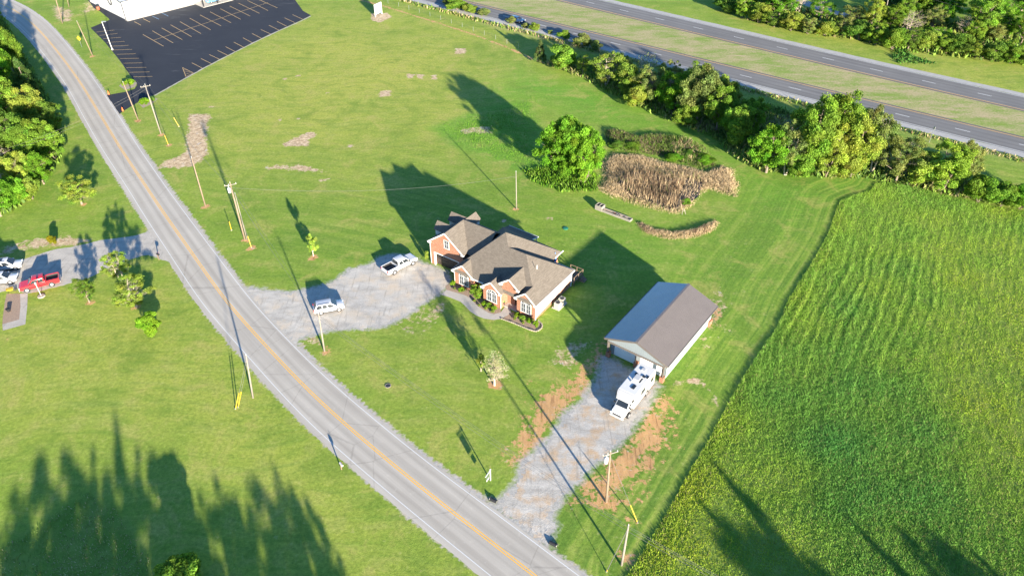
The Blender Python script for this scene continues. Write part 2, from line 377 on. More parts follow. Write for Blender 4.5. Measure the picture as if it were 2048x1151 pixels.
def gravel_mat(name, a, b, tan, tanw, rot=-35):
    w = N(name); v = w.coord('Object')
    st = w.noise(w.mapping(v, (0.35, 0.9, 1), (0, 0, R(-33))), 1.0, 5, 0.65); mid = w.noise(v, 0.45, 5, 0.6); fine = w.noise(v, 5, 4, 0.75)
    vo = w.n('TexVoronoi'); w.inp(vo.inputs['Vector'], v); vo.inputs['Scale'].default_value = 11.0
    c = w.mix(w.ramp(st, 0.34, 0.66), a, b)
    c = w.mix(w.math('MULTIPLY', w.ramp(mid, 0.47, 0.68), tanw), c, tan)
    rt = w.noise(w.mapping(v, (2.2, 0.2, 1), (0, 0, R(rot))), 1.0, 4, 0.65)
    c = w.mix(w.math('MULTIPLY', w.ramp(rt, 0.55, 0.66), 0.45), c, tuple(x*0.62 for x in a))
    c = w.mix(0.75, c, w.mix(fine, (0.60, 0.60, 0.60), (1.38, 1.38, 1.38)), 'MULTIPLY')
    c = w.mix(0.4, c, w.mix(w.ramp(vo.outputs[0], 0, 0.7), (0.75, 0.75, 0.75), (1.25, 1.25, 1.25)), 'MULTIPLY')
    w.pbr(c, 0.92, 0, w.bump(w.math('ADD', fine, w.math('MULTIPLY', vo.outputs[0], 0.5)), 0.5, 0.06), 0.2)
    return w.m
M_GROUND = ground_mat()
M_ROAD = asphalt_mat('worn_grey_asphalt', (0.375, 0.340, 0.290), (0.480, 0.440, 0.378), (1.6, 0.75))
M_HWY = asphalt_mat('highway_asphalt', (0.148, 0.143, 0.138), (0.212, 0.205, 0.196), (1.85, 0.85), False)
M_SHOULDER = simple('pale_concrete_shoulder', (0.36, 0.35, 0.33), 0.9, 0, 0.15, 0.8, 0.2)
M_LOT = asphalt_mat('fresh_black_asphalt', (0.020, 0.024, 0.033), (0.034, 0.038, 0.048), (60, 0.8), False, (0.11, 0.11, 0.115))
M_GRAVEL1 = gravel_mat('blue_grey_gravel', (0.355, 0.33, 0.29), (0.52, 0.485, 0.43), (0.52, 0.43, 0.32), 0.85, -62)
M_GRAVEL2 = gravel_mat('grey_gravel_with_clay', (0.35, 0.325, 0.285), (0.52, 0.485, 0.43), (0.48, 0.31, 0.16), 0.85)
M_OLDCON = gravel_mat('aged_concrete', (0.36, 0.33, 0.29), (0.48, 0.44, 0.38), (0.32, 0.30, 0.27), 0.4, -70)
M_CONC = simple('pale_concrete', (0.40, 0.37, 0.33), 0.9, 0, 0.12, 1.2, 0.15)
def worn_paint(name, col):
    w = N(name); v = w.coord('Object'); n = w.noise(v, 2.5, 5, 0.75)
    w.pbr(w.mix(w.ramp(n, 0.58, 0.74), col, tuple(0.5*c+0.10 for c in col)), 0.7); return w.m
M_WHITEP = worn_paint('white_road_paint', (0.60, 0.60, 0.58)); M_YELLP = worn_paint('yellow_road_paint', (0.78, 0.42, 0.06)); M_STALL = worn_paint('stall_paint', (0.60, 0.40, 0.16))
M_BLUEP = worn_paint('blue_road_paint', (0.12, 0.28, 0.50))

# ------------------------------------------------------------------ ground sheet with land-cover attributes
xs = np.r_[-4000, -1500, -600, -350, np.arange(-230, 230.1, 0.6), 350, 600, 1500, 4000]
ys = np.r_[-2500, -600, -150, -40, 10, np.arange(36, 262, 0.6), 330, 500, 1200, 2600, 5000]
X, Y = np.meshgrid(xs, ys); nx, ny = len(xs), len(ys)
soil = np.zeros(X.shape); straw = soil.copy(); lush = soil.copy(); rough = soil.copy(); median = soil.copy(); yellow = soil.copy()
for poly, fe, k in [
    ([(1070,770),(1110,765),(1165,728),(1185,695),(1208,688),(1212,722),(1160,810),(1120,850),(1090,895),(1048,945),(1005,930),(1030,880),(1052,830)], 2.6, 0.70),
    ([(1325,768),(1352,790),(1350,850),(1335,900),(1310,950),(1270,990),(1240,1008),(1190,1014),(1130,1005),(1150,965),(1230,890),(1280,820)], 3.0, 0.70),
    ([(1085,785),(1140,760),(1120,810),(1085,850),(1060,880),(1070,830)], 2.5, 1.0), ([(1290,830),(1330,800),(1320,880),(1280,930),(1240,930)], 3.0, 1.0),
    ([(1190,985),(1230,985),(1235,1015),(1195,1015)], 1.2, 1.0),
    ([(640,690),(662,690),(662,712),(640,712)], 0.8, 0.75), ([(975,758),(1003,758),(1003,778),(975,778)], 0.6, 1.0),
    ([(1225,1095),(1275,1100),(1275,1135),(1225,1140)], 1.4, 0.62), ([(1250,1030),(1285,1030),(1285,1050),(1250,1050)], 1.0, 0.75),
    ([(1420,600),(1450,625),(1448,660),(1420,650)], 1.5, 0.55), ([(990,935),(1010,950),(1000,970),(978,955)], 1.0, 0.62),
    ([(505,590),(540,625),(560,660),(545,665),(500,605)], 1.0, 0.7)]:
    soil = np.maximum(soil, k*soft(pxpoly(poly), X, Y, fe))
for q in [(490,482),(411,414),(322,270),(276,241),(185,113),(503,496),(337,291),(627,514),(356,468),(1033,419),(165,410),(273,614),(179,604)]:
    p = at(*q); d = np.hypot(X-p.x, Y-p.y); soil = np.maximum(soil, 0.8*np.clip(1.3-d, 0, 1))
for poly, fe, k in [
    ([(378,228),(424,228),(414,252),(415,312),(382,334),(318,336),(328,324),(370,306),(374,270)], 1.2, 0.95),
    ([(565,288),(598,272),(625,262),(636,270),(618,280),(622,292),(570,293)], 0.9, 0.95),
    ([(757,182),(782,180),(782,192),(760,193)], 0.8, 0.9), ([(812,148),(828,148),(828,157),(812,157)], 0.8, 0.85), ([(832,145),(848,150),(846,159),(834,155)], 0.8, 0.85),
    ([(862,150),(874,150),(874,159),(862,159)], 0.8, 0.85), ([(910,96),(932,96),(934,108),(908,108)], 0.9, 0.8), ([(530,330),(600,328),(650,338),(650,346),(580,342),(535,340)], 0.9, 0.62),
    ([(635,355),(665,355),(665,364),(635,364)], 0.8, 0.62), ([(742,28),(775,26),(783,34),(760,46),(745,42)], 0.7, 1.0), ([(920,255),(985,252),(990,268),(925,270)], 1.0, 0.60),
    ([(1340,760),(1400,752),(1436,790),(1438,815),(1428,815),(1420,790),(1392,766),(1340,772)], 0.5, 0.6), ([(1425,605),(1446,630),(1455,655),(1440,668),(1445,650),(1432,625)], 0.5, 0.6),
    ([(790,640),(840,612),(880,596),(905,612),(870,650),(800,668)], 3.0, 0.60), ([(600,668),(650,672),(640,690),(606,690)], 1.0, 0.6), ([(1100,690),(1170,672),(1200,690),(1160,740),(1110,760)], 3.0, 0.56), ([(1420,560),(1470,600),(1460,660),(1400,700),(1390,640)], 3.0, 0.55),
    ([(60,475),(130,470),(200,480),(160,490),(60,500),(0,510),(0,495)], 1.0, 0.62), ([(170,0),(215,0),(200,22),(160,30)], 2.0, 0.6), ([(100,8),(150,20),(145,48),(110,40)], 1.5, 0.62)]:
    straw = np.maximum(straw, k*soft(pxpoly(poly), X, Y, fe))
for q, r_ in [((655,186),.8),((596,152),.9),((570,158),.9),((654,186),.8),((424,213),.8),((596,238),.7),((778,246),.6),((1100,437),.8),((1008,442),.8),((700,292),.9),((560,240),.8)]:
    p = at(*q); straw = np.maximum(straw, 0.75*np.clip(1.4*r_-np.hypot(X-p.x, Y-p.y), 0, 1))
fence_line = pxpoly([(719,0),(766,12),(811,26),(876,46),(942,68),(1000,89),(1061,116),(1087,126)])
d = dist_line(fence_line, X, Y); soil = np.maximum(soil, 0.8*np.clip(1.25-d/0.55, 0, 1))
lush = np.maximum(lush, soft(pxpoly([(1040,140),(1180,170),(1330,240),(1440,300),(1500,345),(1700,350),(1740,362),(1660,400),(1560,470),(1500,400),(1490,340),(1380,270),(1200,240),(1060,200),(960,200)]), X, Y, 7))
lush = np.maximum(lush, 0.9*soft(pxpoly([(860,255),(960,215),(1060,190),(1110,340),(1100,370),(1000,330),(900,290)]), X, Y, 1.5))
lush = np.maximum(lush, 0.45*soft(pxpoly([(1120,440),(1500,480),(1640,420),(1560,640),(1440,800),(1340,760),(1420,600),(1200,560)]), X, Y, 9))
rough = np.maximum(rough, 0.75*soft(pxpoly([(0,1092),(45,1062),(180,976),(235,1010),(262,1060),(300,1110),(340,1180),(-60,1200),(-60,1120)]), X, Y, 0.8))
rough = np.maximum(rough, soft(FIELD_POLY, X, Y, 0.5))
yellow = np.maximum(yellow, soft(pxpoly([(330,120),(640,20),(980,60),(1040,150),(900,260),(720,330),(560,320),(420,300)]), X, Y, 25))
yellow = np.maximum(yellow, 0.75*soft(pxpoly([(-100,560),(330,540),(700,960),(940,1180),(640,1180),(400,930),(-100,850)]), X, Y, 12))
yellow = np.maximum(yellow, 0.55*soft(pxpoly([(640,700),(760,660),(1000,800),(1010,930),(940,960),(760,820)]), X, Y, 6))
yellow = np.maximum(yellow, 0.8*soft(pxpoly([(1500,40),(2100,130),(2100,260),(1780,140)]), X, Y, 14))
d1 = dist_line(HN, X, Y); d2 = dist_line(HF, X, Y)
between = inside(np.r_[HN, HF[::-1]], X, Y)
median = np.maximum(median, np.where(between, 1.0, 0.0))
median = np.maximum(median, np.clip(1.2-(d1-HNW/2-2.5)/4.0, 0, 1)*np.where(between, 0, 0.85)*(Y < 215+0*X)*np.where(X < 40, 1, 0.5))
dr = dist_line(ROAD, X, Y)
straw = np.maximum(straw, 0.66*np.clip(1.5-(dr-3.5)/0.45, 0, 1))
fd = dist_line(FEDGE, X, Y); pond_c = at(1330, 340)
mow = np.where(fd < 26, fd, 0.0); mow_s = np.clip(1.1-fd/22.0, 0, 1)*np.clip(fd/0.8, 0, 1)
hp = at(900, 470); ring = np.hypot((X-hp.x), (Y-hp.y)*0.75)
alt = X*0.34+Y*0.94+3*np.sin(X*0.06)
mow = np.where(mow_s > 0.02, mow, alt); mow_s = np.maximum(mow_s, 0.40*soft(pxpoly([(560,360),(880,310),(1120,430),(1300,560),(1150,700),(1000,760),(700,680),(520,520)]), X, Y, 12))
mow_s = np.clip(mow_s, 0, 0.85)
idx = np.arange(nx*ny).reshape(ny, nx)
F = np.stack([idx[:-1, :-1], idx[:-1, 1:], idx[1:, 1:], idx[1:, :-1]], -1).reshape(-1, 4)
me = bpy.data.meshes.new('ground'); me.vertices.add(nx*ny); me.loops.add(F.size); me.polygons.add(len(F))
me.vertices.foreach_set('co', np.stack([X, Y, np.zeros_like(X)], -1).ravel())
me.loops.foreach_set('vertex_index', F.ravel()); me.polygons.foreach_set('loop_start', np.arange(0, F.size, 4)); me.update(calc_edges=True)
grav = np.maximum(soft(DRIVE1, X, Y, 1.5), np.maximum(soft(DRIVE2, X, Y, 1.9), 0.8*soft(DRIVE3, X, Y, 0.7)))
grav = np.maximum(grav, 0.62*np.clip(1.35-(dr-3.6)/0.55, 0, 1))
for nm, ch in (('m1', (soil, straw, lush, rough)), ('m2', (median, yellow, mow, mow_s)), ('m3', (grav, grav, grav, grav))):
    a = me.color_attributes.new(nm, 'FLOAT_COLOR', 'POINT'); a.data.foreach_set('color', np.stack(ch, -1).astype(np.float32).ravel())
me.materials.append(M_GROUND)
ground = bpy.data.objects.new('ground', me); C.objects.link(ground); tag(ground, 'mown green lawn and open grassland with bare clay patches', kind='structure')

# ------------------------------------------------------------------ roads, drives, parking lot
hw = ROADW/2
road = ribbon('country_road', ROAD, hw+0.38, -hw-0.75, 0.012, M_ROAD, jit=0.05); tag(road, 'worn grey two-lane country road curving past the brick house')
# travel runs from far to near, so + is the right-hand side in the photo
ribbon('edge_line', ROAD, hw+0.05, hw-0.05, 0.017, M_WHITEP, road); ribbon('edge_line', ROAD, -hw+0.05, -hw-0.05, 0.017, M_WHITEP, road)
ribbon('centre_line', ROAD, 0.20, 0.08, 0.017, M_YELLP, road); ribbon('centre_line', ROAD, -0.08, -0.20, 0.017, M_YELLP, road)
def hway(P, W, outer, label):
    """outer=+1 if the paved outer shoulder lies left of travel"""
    h = W/2
    o = ribbon('highway', P, -outer*(h+0.9), outer*(h+0.35), 0.012, M_HWY); tag(o, label)
    ribbon('shoulder', P, outer*(h+0.35), outer*(h+2.5), 0.012, M_SHOULDER, o, jit=0.06)
    ribbon('edge_line', P, outer*(h-0.08), outer*(h+0.08), 0.017, M_WHITEP, o); ribbon('edge_line', P, -outer*(h-0.08), -outer*(h+0.08), 0.017, M_YELLP, o)
    ribbon('rumble_strip', P, -outer*(h+0.35), -outer*(h+0.75), 0.017, M_HWYD, o)
    return o
M_HWYD = simple('rumble_asphalt', (0.13, 0.105, 0.09), 0.9, 0, 0.3, 4)
hn = hway(HN, HNW, -1, 'highway carriageway beside the hedgerow, right beyond the lawn')
hf = hway(HF, HFW, 1, 'highway carriageway beyond the grassy median, below the wooded slope')
def dashes(P, first, parent):
    S = resample(P, 0.25); i0 = int(np.linalg.norm(S-np.array(at2(*first)), axis=1).argmin())
    for k in range(-14, 13):
        a = i0+int(k*12.2/0.25); b = a+13
        if a < 2 or b > len(S)-2: continue
        ribbon('lane_dash', S[a:b], 0.09, -0.09, 0.017, M_WHITEP, parent)
dashes(HN, (1146,67), hn); dashes(HF, (1234,22), hf)
def grid_sheet(name, poly, inset, z, mat, label, st=0.25):
    """loose-edged sheet: small cells kept where they lie inside the outline, edge broken up"""
    P = np.array(poly); lo, hi = P.min(0), P.max(0); gx = np.arange(lo[0], hi[0], st); gy = np.arange(lo[1], hi[1], st); GX, GY = np.meshgrid(gx, gy)
    d = dist_line(P, GX, GY, True)*np.where(inside(poly, GX, GY), 1, -1)
    r_ = np.random.default_rng(5); nz = np.sin(GX*2.1+np.sin(GY*1.3))*.25+np.sin(GY*2.7+GX*.7)*.2+r_.normal(0, .16, GX.shape); keep = d > inset+nz
    vid = -np.ones((len(gy)+1, len(gx)+1), int); vs_, fs = [], []
    for j, i in zip(*np.nonzero(keep)):
        q = []
        for jj, ii in ((j, i), (j, i+1), (j+1, i+1), (j+1, i)):
            if vid[jj, ii] < 0: vid[jj, ii] = len(vs_); vs_.append((lo[0]+(ii-.5)*st+r_.uniform(-.1, .1), lo[1]+(jj-.5)*st+r_.uniform(-.1, .1), z))
            q.append(vid[jj, ii])
        fs.append(tuple(q))
    o = obj(name, vs_, fs, mat); return tag(o, label, None, None, 'structure')
g1 = grid_sheet('gravel_driveway', DRIVE1, 0.6, 0.006, M_GRAVEL1, label='pale blue-grey gravel driveway in front of the brick house')
g2 = grid_sheet('gravel_driveway', DRIVE2, 0.7, 0.006, M_GRAVEL2, label='rutted gravel driveway with orange clay leading to the metal barn')
g3 = sheet('concrete_driveway', DRIVE3, 0.006, M_OLDCON, jit=0.05, label='aged concrete driveway under the red pickup')
lot = sheet('parking_lot', LOT, 0.008, M_LOT, label='fresh black asphalt parking lot with painted stalls')
def pline(a, b, mat=M_STALL, w=0.13, name='parking_line'):
    a = np.array(at2(*a)); b = np.array(at2(*b)); return ribbon(name, np.stack([a, (a+b)/2, b]), w/2, -w/2, 0.0125, mat, lot)
s_ = 3.2
top = [(915,222),(975,198),(1035,180),(1092,160),(1152,140),(1215,118),(1280,97),(1345,77),(1410,57),(1470,40),(1527,22),(1585,5),(1660,0)]
bot = [(1047,297),(1108,276),(1166,255),(1226,236),(1286,216),(1348,192),(1415,167),(1479,147),(1541,125),(1602,105),(1661,87),(1716,69),(1775,52)]
for a, b in zip(top, bot): pline((a[0]/s_, a[1]/s_), (b[0]/s_, b[1]/s_))
pline((985/s_, 258/s_), (1715/s_, 18/s_), name='centre_line')
for a, b in zip([(614,207),(636,228),(660,249),(682,273),(706,297),(728,321),(750,349),(770,376),(790,406),(808,434),(828,464),(848,493)],
                [(731,194),(752,215),(775,240),(799,266),(823,291),(846,317),(868,345),(890,374),(912,403),(936,432),(957,461),(975,490)]): pline((a[0]/s_, a[1]/s_), (b[0]/s_, b[1]/s_))
for a, b in zip([(1228,403),(1287,376),(1340,350),(1393,324),(1444,300),(1497,271),(1555,243),(1614,216),(1669,190),(1721,163),(1772,138),(1822,116),(1872,95)],
                [(1298,439),(1356,410),(1409,383),(1459,356),(1506,332),(1564,306),(1620,278),(1678,249),(1734,220),(1785,194),(1834,169),(1886,146),(1936,124)]): pline((a[0]/s_, a[1]/s_), (b[0]/s_, b[1]/s_))
for a, b in [((1168,433),(1190,491)),((1168,433),(1238,468)),((1190,491),(1238,468)),((1174,448),(1200,450)),((1180,463),(1215,458)),((1185,477),(1228,464))]: pline((a[0]/s_, a[1]/s_), (b[0]/s_, b[1]/s_), w=0.11)
for a, b in [((860,140),(902,162)),((916,121),(960,143))]: pline((a[0]/s_, a[1]/s_), (b[0]/s_, b[1]/s_))
for a, b in [((975,105),(1018,124)),((1037,85),(1078,105))]: pline((a[0]/s_, a[1]/s_), (b[0]/s_, b[1]/s_), M_BLUEP)
kerb_pts = np.array(pxpoly([(309,191),(372,156),(437,121),(531,74),(600,43),(624,31)]))
kerb = ribbon('lot_edging', resample(catmull(kerb_pts, 6), 1.0), 0.15, -0.22, 0.010, M_OLDCON, lot, jit=0.06)
def path_ribbon(name, pts, w, z, mat, label):
    P = resample(catmull(np.array(pxpoly(pts)), 8), 0.6); o = ribbon(name, P, w/2, -w/2, z, mat, jit=0.05); tag(o, label); return o
path_ribbon('woodland_lane', [(1590,-10),(1620,10),(1690,30),(1760,48),(1830,68),(1920,90),(2070,118)], 3.5, 0.006, M_SHOULDER, 'narrow pale lane running through the trees beyond the highway')
# ------------------------------------------------------------------ building materials
def brick_mat():
    w = N('orange_red_brick'); v = w.coord('Object')
    sx = w.n('SeparateXYZ'); w.inp(sx.inputs[0], v)
    cm = w.n('CombineXYZ'); w.inp(cm.inputs[0], w.math('ADD', sx.outputs[0], sx.outputs[1])); w.inp(cm.inputs[1], sx.outputs[2])
    b = w.n('TexBrick'); w.inp(b.inputs['Vector'], cm.outputs[0]); b.inputs['Scale'].default_value = 1.0
    b.inputs['Brick Width'].default_value = 0.22; b.inputs['Row Height'].default_value = 0.075; b.inputs['Mortar Size'].default_value = 0.009
    b.inputs['Color1'].default_value = (0.235, 0.078, 0.040, 1); b.inputs['Color2'].default_value = (0.335, 0.125, 0.065, 1); b.inputs['Mortar'].default_value = (0.33, 0.25, 0.19, 1)
    c = w.mix(0.5, b.outputs[0], w.mix(w.noise(v, 0.9, 4, 0.6), (0.72, 0.72, 0.72), (1.28, 1.28, 1.28)), 'MULTIPLY')
    w.pbr(c, 0.85, 0, w.bump(b.outputs[1], -0.3, 0.01), 0.2); return w.m
def shingle_mat():
    w = N('weathered_brown_shingle'); v = w.coord('Object'); sx = w.n('SeparateXYZ'); w.inp(sx.inputs[0], v)
    cm = w.n('CombineXYZ'); w.inp(cm.inputs[0], w.math('ADD', sx.outputs[0], w.math('MULTIPLY', sx.outputs[1], 0.6))); w.inp(cm.inputs[1], sx.outputs[2])
    b = w.n('TexBrick'); w.inp(b.inputs['Vector'], cm.outputs[0]); b.inputs['Brick Width'].default_value = 0.32; b.inputs['Row Height'].default_value = 0.085; b.inputs['Mortar Size'].default_value = 0.006; b.inputs['Scale'].default_value = 1.0
    b.inputs['Color1'].default_value = (0.128, 0.108, 0.088, 1); b.inputs['Color2'].default_value = (0.168, 0.144, 0.118, 1); b.inputs['Mortar'].default_value = (0.09, 0.075, 0.06, 1)
    n = w.noise(v, 0.6, 5, 0.65); st = w.noise(w.mapping(v, (2.5, 2.5, 0.25)), 1.0, 4, 0.6)
    c = w.mix(0.38, b.outputs[0], w.mix(w.math('ADD', w.math('MULTIPLY', n, 0.5), w.math('MULTIPLY', st, 0.5)), (0.62, 0.62, 0.62), (1.36, 1.36, 1.36)), 'MULTIPLY')
    w.pbr(c, 0.92, 0, w.bump(b.outputs[1], -0.25, 0.01), 0.2); return w.m
def rib_mat(name, col, axis, rough=0.45, pitch=0.23, metal=0.0, var=0.06, coat=0.0):
    """ribbed sheet metal or lap boards; ribs repeat along the given local axis"""
    w = N(name); v = w.coord('Object'); sx = w.n('SeparateXYZ'); w.inp(sx.inputs[0], v)
    f = w.math('FRACT', w.math('DIVIDE', sx.outputs[axis], pitch)); r = w.ramp(f, 0.86, 0.95); r2 = w.math('MULTIPLY', r, w.ramp(f, 1.0, 0.96))
    n = w.noise(v, 0.5, 4, 0.6)
    c = w.mix(w.ramp(n, 0.3, 0.7), tuple(x*(1-var) for x in col), tuple(min(1, x*(1+var)) for x in col))
    c = w.mix(w.math('MULTIPLY', r, 0.30), c, tuple(x*0.5 for x in col))
    w.pbr(c, rough, metal, w.bump(r2, 0.7, 0.03), None, coat); return w.m
M_BRICK = brick_mat(); M_SHINGLE = shingle_mat()
M_TRIM = simple('white_trim', (0.60, 0.60, 0.59), 0.5, 0, 0.04, 2)
M_SIDING = rib_mat('white_lap_siding', (0.52, 0.54, 0.55), 2, 0.5, 0.13)
M_GLASS = simple('dark_window_glass', (0.045, 0.055, 0.065), 0.06, 0, 0.3, 1.5, spec=0.8)
M_DARKDOOR = simple('dark_brown_door', (0.045, 0.032, 0.026), 0.5, 0, 0.2, 2)
M_WHITEDOOR = simple('white_door_panel', (0.74, 0.75, 0.75), 0.45, 0, 0.04, 1)
M_BROWNROOF = rib_mat('brown_ribbed_roof', (0.190, 0.160, 0.138), 1, 0.25, 0.30, 0.25, 0.06, 1.0)
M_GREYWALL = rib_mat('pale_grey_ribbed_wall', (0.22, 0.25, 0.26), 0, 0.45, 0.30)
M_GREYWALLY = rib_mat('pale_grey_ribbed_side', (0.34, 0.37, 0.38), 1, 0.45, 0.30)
M_BRONZE = simple('bronze_trim', (0.13, 0.11, 0.095), 0.5, 0, 0.1, 2)
M_WOOD = simple('weathered_deck_wood', (0.17, 0.12, 0.08), 0.85, 0, 0.3, 4, 0.2)
M_MULCH = simple('tan_mulch', (0.30, 0.215, 0.155), 0.95, 0, 0.35, 5, 0.5)
M_STONE = simple('pale_edging_stone', (0.32, 0.27, 0.21), 0.9, 0, 0.2, 6, 0.3)
M_ACUNIT = simple('beige_metal', (0.40, 0.37, 0.31), 0.5, 0, 0.08, 3)
M_BLACK = simple('matt_black', (0.018, 0.018, 0.02), 0.6, 0, 0.2, 3)
M_GALV = simple('galvanised_steel', (0.42, 0.43, 0.44), 0.4, 0.7, 0.15, 3)
M_PAINTW = simple('white_painted_metal', (0.48, 0.48, 0.47), 0.4, 0, 0.06, 1)

def slab(mb, poly, t=0.14): mb.extr(poly, (0, 0, -t))
def window(parent, c, w, h, axis, sgn, arch=False, cols=2, rows=2, twin=True):
    """double-hung window in the plane normal to local axis; c = centre of the sill line on the wall face"""
    def P(a, d, z):   # a along the wall, d out of the wall
        return (c[0]+a, c[1]+sgn*d, c[2]+z) if axis == 'v' else (c[0]+sgn*d, c[1]+a, c[2]+z)
    def bx(mb, a0, a1, d0, d1, z0, z1):
        p, q = P(a0, d0, z0), P(a1, d1, z1)
        mb.box(min(p[0], q[0]), max(p[0], q[0]), min(p[1], q[1]), max(p[1], q[1]), min(p[2], q[2]), max(p[2], q[2]))
    fr = MB(); k = 0.065
    bx(fr, -w/2-k, -w/2, -.02, .07, -k, h+k); bx(fr, w/2, w/2+k, -.02, .07, -k, h+k); bx(fr, -w/2, w/2, -.02, .07, h, h+k); bx(fr, -w/2-.12, w/2+.12, -.02, .10, -k-.03, 0)
    if twin: bx(fr, -.05, .05, -.02, .07, 0, h)
    bx(fr, -w/2, w/2, -.01, .055, h*.5-.025, h*.5+.025)
    halves = [(-w/2, -.05), (.05, w/2)] if twin else [(-w/2, w/2)]
    for a0, a1 in halves:
        bx(fr, (a0+a1)/2-.009, (a0+a1)/2+.009, -.01, .045, 0, h)
        for z in (h*.25, h*.75): bx(fr, a0, a1, -.01, .045, z-.009, z+.009)
    if arch:
        n = 12; o, i_ = [], []
        for j in range(n+1):
            t = math.pi*j/n; o.append((math.cos(t)*(w/2+k), h+k+math.sin(t)*(w/2+k)*.62)); i_.append((math.cos(t)*(w/2-.03), h+k+math.sin(t)*(w/2-.03)*.62))
        for j in range(n):
            q = [o[j], o[j+1], i_[j+1], i_[j]]
            fr.add([P(a, .07, z) for a, z in q]+[P(a, -.02, z) for a, z in q], [(0,1,2,3),(7,6,5,4),(0,4,5,1),(2,6,7,3)])
        for t in (45, 90, 135):
            a, z = math.cos(R(t))*(w/2), math.sin(R(t))*(w/2)*.62
            fr.beam(P(0, .04, h+k), P(a, .04, h+k+z), .03, .03)
    wo_ = fr.build('window', M_TRIM, parent)
    for a0, a1 in halves:
        g_ = MB(); bx(g_, a0, a1, -.02, .03, 0, h); g_.build('pane', M_GLASS, wo_)
    if arch:
        g_ = MB(); n = 12; q = [(math.cos(math.pi*j/n)*(w/2-.03), h+k+math.sin(math.pi*j/n)*(w/2-.03)*.62) for j in range(n+1)]
        g_.add([P(a, .02, z) for a, z in q], [tuple(range(n+1))]); g_.build('fan_pane', M_GLASS, wo_)
    return wo_

# ------------------------------------------------------------------ the brick house (local x = along the front to the right, y = to the back)
HX = thing('brick_house', 'orange brick house with steep brown hip roof and several front gables', 'house', (3.42, 84.4, 0), R(-35))
wall = MB()
wall.box(-4.4, 0, 1.3, 10.1, 0, 3.0)                 # right body behind the entry
wall.box(-3.3, -0.004, 0.0, 1.4, 0, 3.0)             # right front bay
wall.box(-8.95, -5.7, -0.75, 1.5, 0, 3.0)            # middle bay
wall.box(-15.05, -11.4, 0.0, 2.0, 0, 3.0)            # left bay
wall.box(-15.046, -4.3, 1.0, 13.0, 0.002, 2.995)     # body
wall.box(-6.02, -5.702, 0.0, 1.6, 0, 4.4); wall.box(-3.302, -2.98, 0.02, 1.6, 0, 4.4)
wall.box(-5.9, -3.1, 0.01, 0.35, 2.55, 4.4)          # over the entry
wall.box(-21.7, -15.0, 6.0, 10.2, 0, 4.5)            # two-storey block behind the garage
wall.box(-21.696, -21.0, 2.3, 6.2, 0, 4.5); wall.box(-16.0, -15.1, 2.3, 6.2, 0, 4.5); wall.box(-21.2, -15.5, 2.304, 6.2, 2.45, 4.5)
for (u0, u1, v, z0, zp) in ((-15.05, -11.4, 0.0, 3.0, 4.45), (-8.95, -5.7, -0.75, 3.0, 4.30), (-6.02, -2.98, 0.01, 4.4, 5.62), (-3.3, -0.004, 0.0, 3.0, 4.35), (-21.7, -15.1, 2.3, 4.5, 7.05)):
    wall.extr([(u0, v, z0-.01), (u1, v, z0-.01), ((u0+u1)/2, v, zp)], (0, 0.3, 0))
house_wall = wall.build('wall', M_BRICK, HX)
E0, KP = 3.0, 0.745
def fz(v): return E0+KP*(v+0.33)
A1 = (-9.95, 6.6, fz(6.6)); B1 = (-8.35, 5.0, fz(5.0)); AR = (-5.1, 5.0, fz(5.0)); FLc = (-15.35, -0.33, E0); FRc = (0.33, -0.33, E0)
roof = MB()
slab(roof, [FLc, FRc, AR, B1, A1])                                                       # front plane
slab(roof, [FRc, (0.33, 10.45, E0), AR])                                                 # right hip
slab(roof, [(0.33, 10.45, E0), (-8.35, 10.45, E0), B1, AR])                              # back of the right wing
zr = A1[2]-KP*(-3.6-A1[0])
slab(roof, [A1, (-3.6, A1[1]+(A1[2]-zr)/KP, zr), (-3.6, 5.2, zr), (-6.0, 5.2, A1[2]-KP*(-6.0-A1[0])), B1])   # right plane of the tall body
slab(roof, [A1, (-15.35, 13.4, zr), (-3.6, A1[1]+(A1[2]-zr)/KP, zr)])                    # back
slab(roof, [A1, FLc, (-15.35, 13.4, zr)])                                                # left
main_roof = roof.build('roof', M_SHINGLE, HX)
def gable(u0, u1, z0, zp, v0, v1, name='gable_roof', ov=0.22):
    """front gable: ridge runs back from v0 to v1"""
    um = (u0+u1)/2; k = (zp-z0)/(um-u0); a0, a1 = u0-ov, u1+ov; za = z0-k*ov
    m = MB(); slab(m, [(a0, v0, za+.13), (um, v0, zp+.13), (um, v1, zp+.13), (a0, v1, za+.13)], .12); slab(m, [(um, v0, zp+.13), (a1, v0, za+.13), (a1, v1, za+.13), (um, v1, zp+.13)], .12)
    g_ = m.build(name, M_SHINGLE, HX)
    f = MB(); f.beam((a0, v0-.025, za+.03), (um, v0-.025, zp+.04), .05, .22); f.beam((um, v0-.026, zp+.04), (a1, v0-.026, za+.03), .05, .22)
    for a, s in ((a0, 1), (a1, -1)):
        f.box(min(a, a+s*.5), max(a, a+s*.5), v0-.04, v0+.30, za-.12, za+.04)          # cornice return
    f.build('fascia', M_TRIM, g_); return g_
gable(-15.13, -11.32, 3.0, 4.50, -0.36, 1.9); gable(-9.0, -5.66, 3.0, 4.35, -1.08, 1.7); gable(-6.05, -2.95, 4.45, 5.68, -0.36, 3.6); gable(-3.36, 0.10, 3.0, 4.40, -0.36, 1.8)
gable(-21.75, -15.0, 4.5, 7.10, 1.98, 6.85)
r2 = MB()                                                                                # cross ridge over the garage block
slab(r2, [(-18.38, 6.85, 7.22), (-12.0, 6.85, 7.22), (-12.0, 3.0, 4.3), (-14.9, 3.0, 4.3)]); slab(r2, [(-18.38, 6.85, 7.22), (-22.0, 10.6, 4.4), (-12.0, 10.6, 4.4), (-12.0, 6.85, 7.22)])
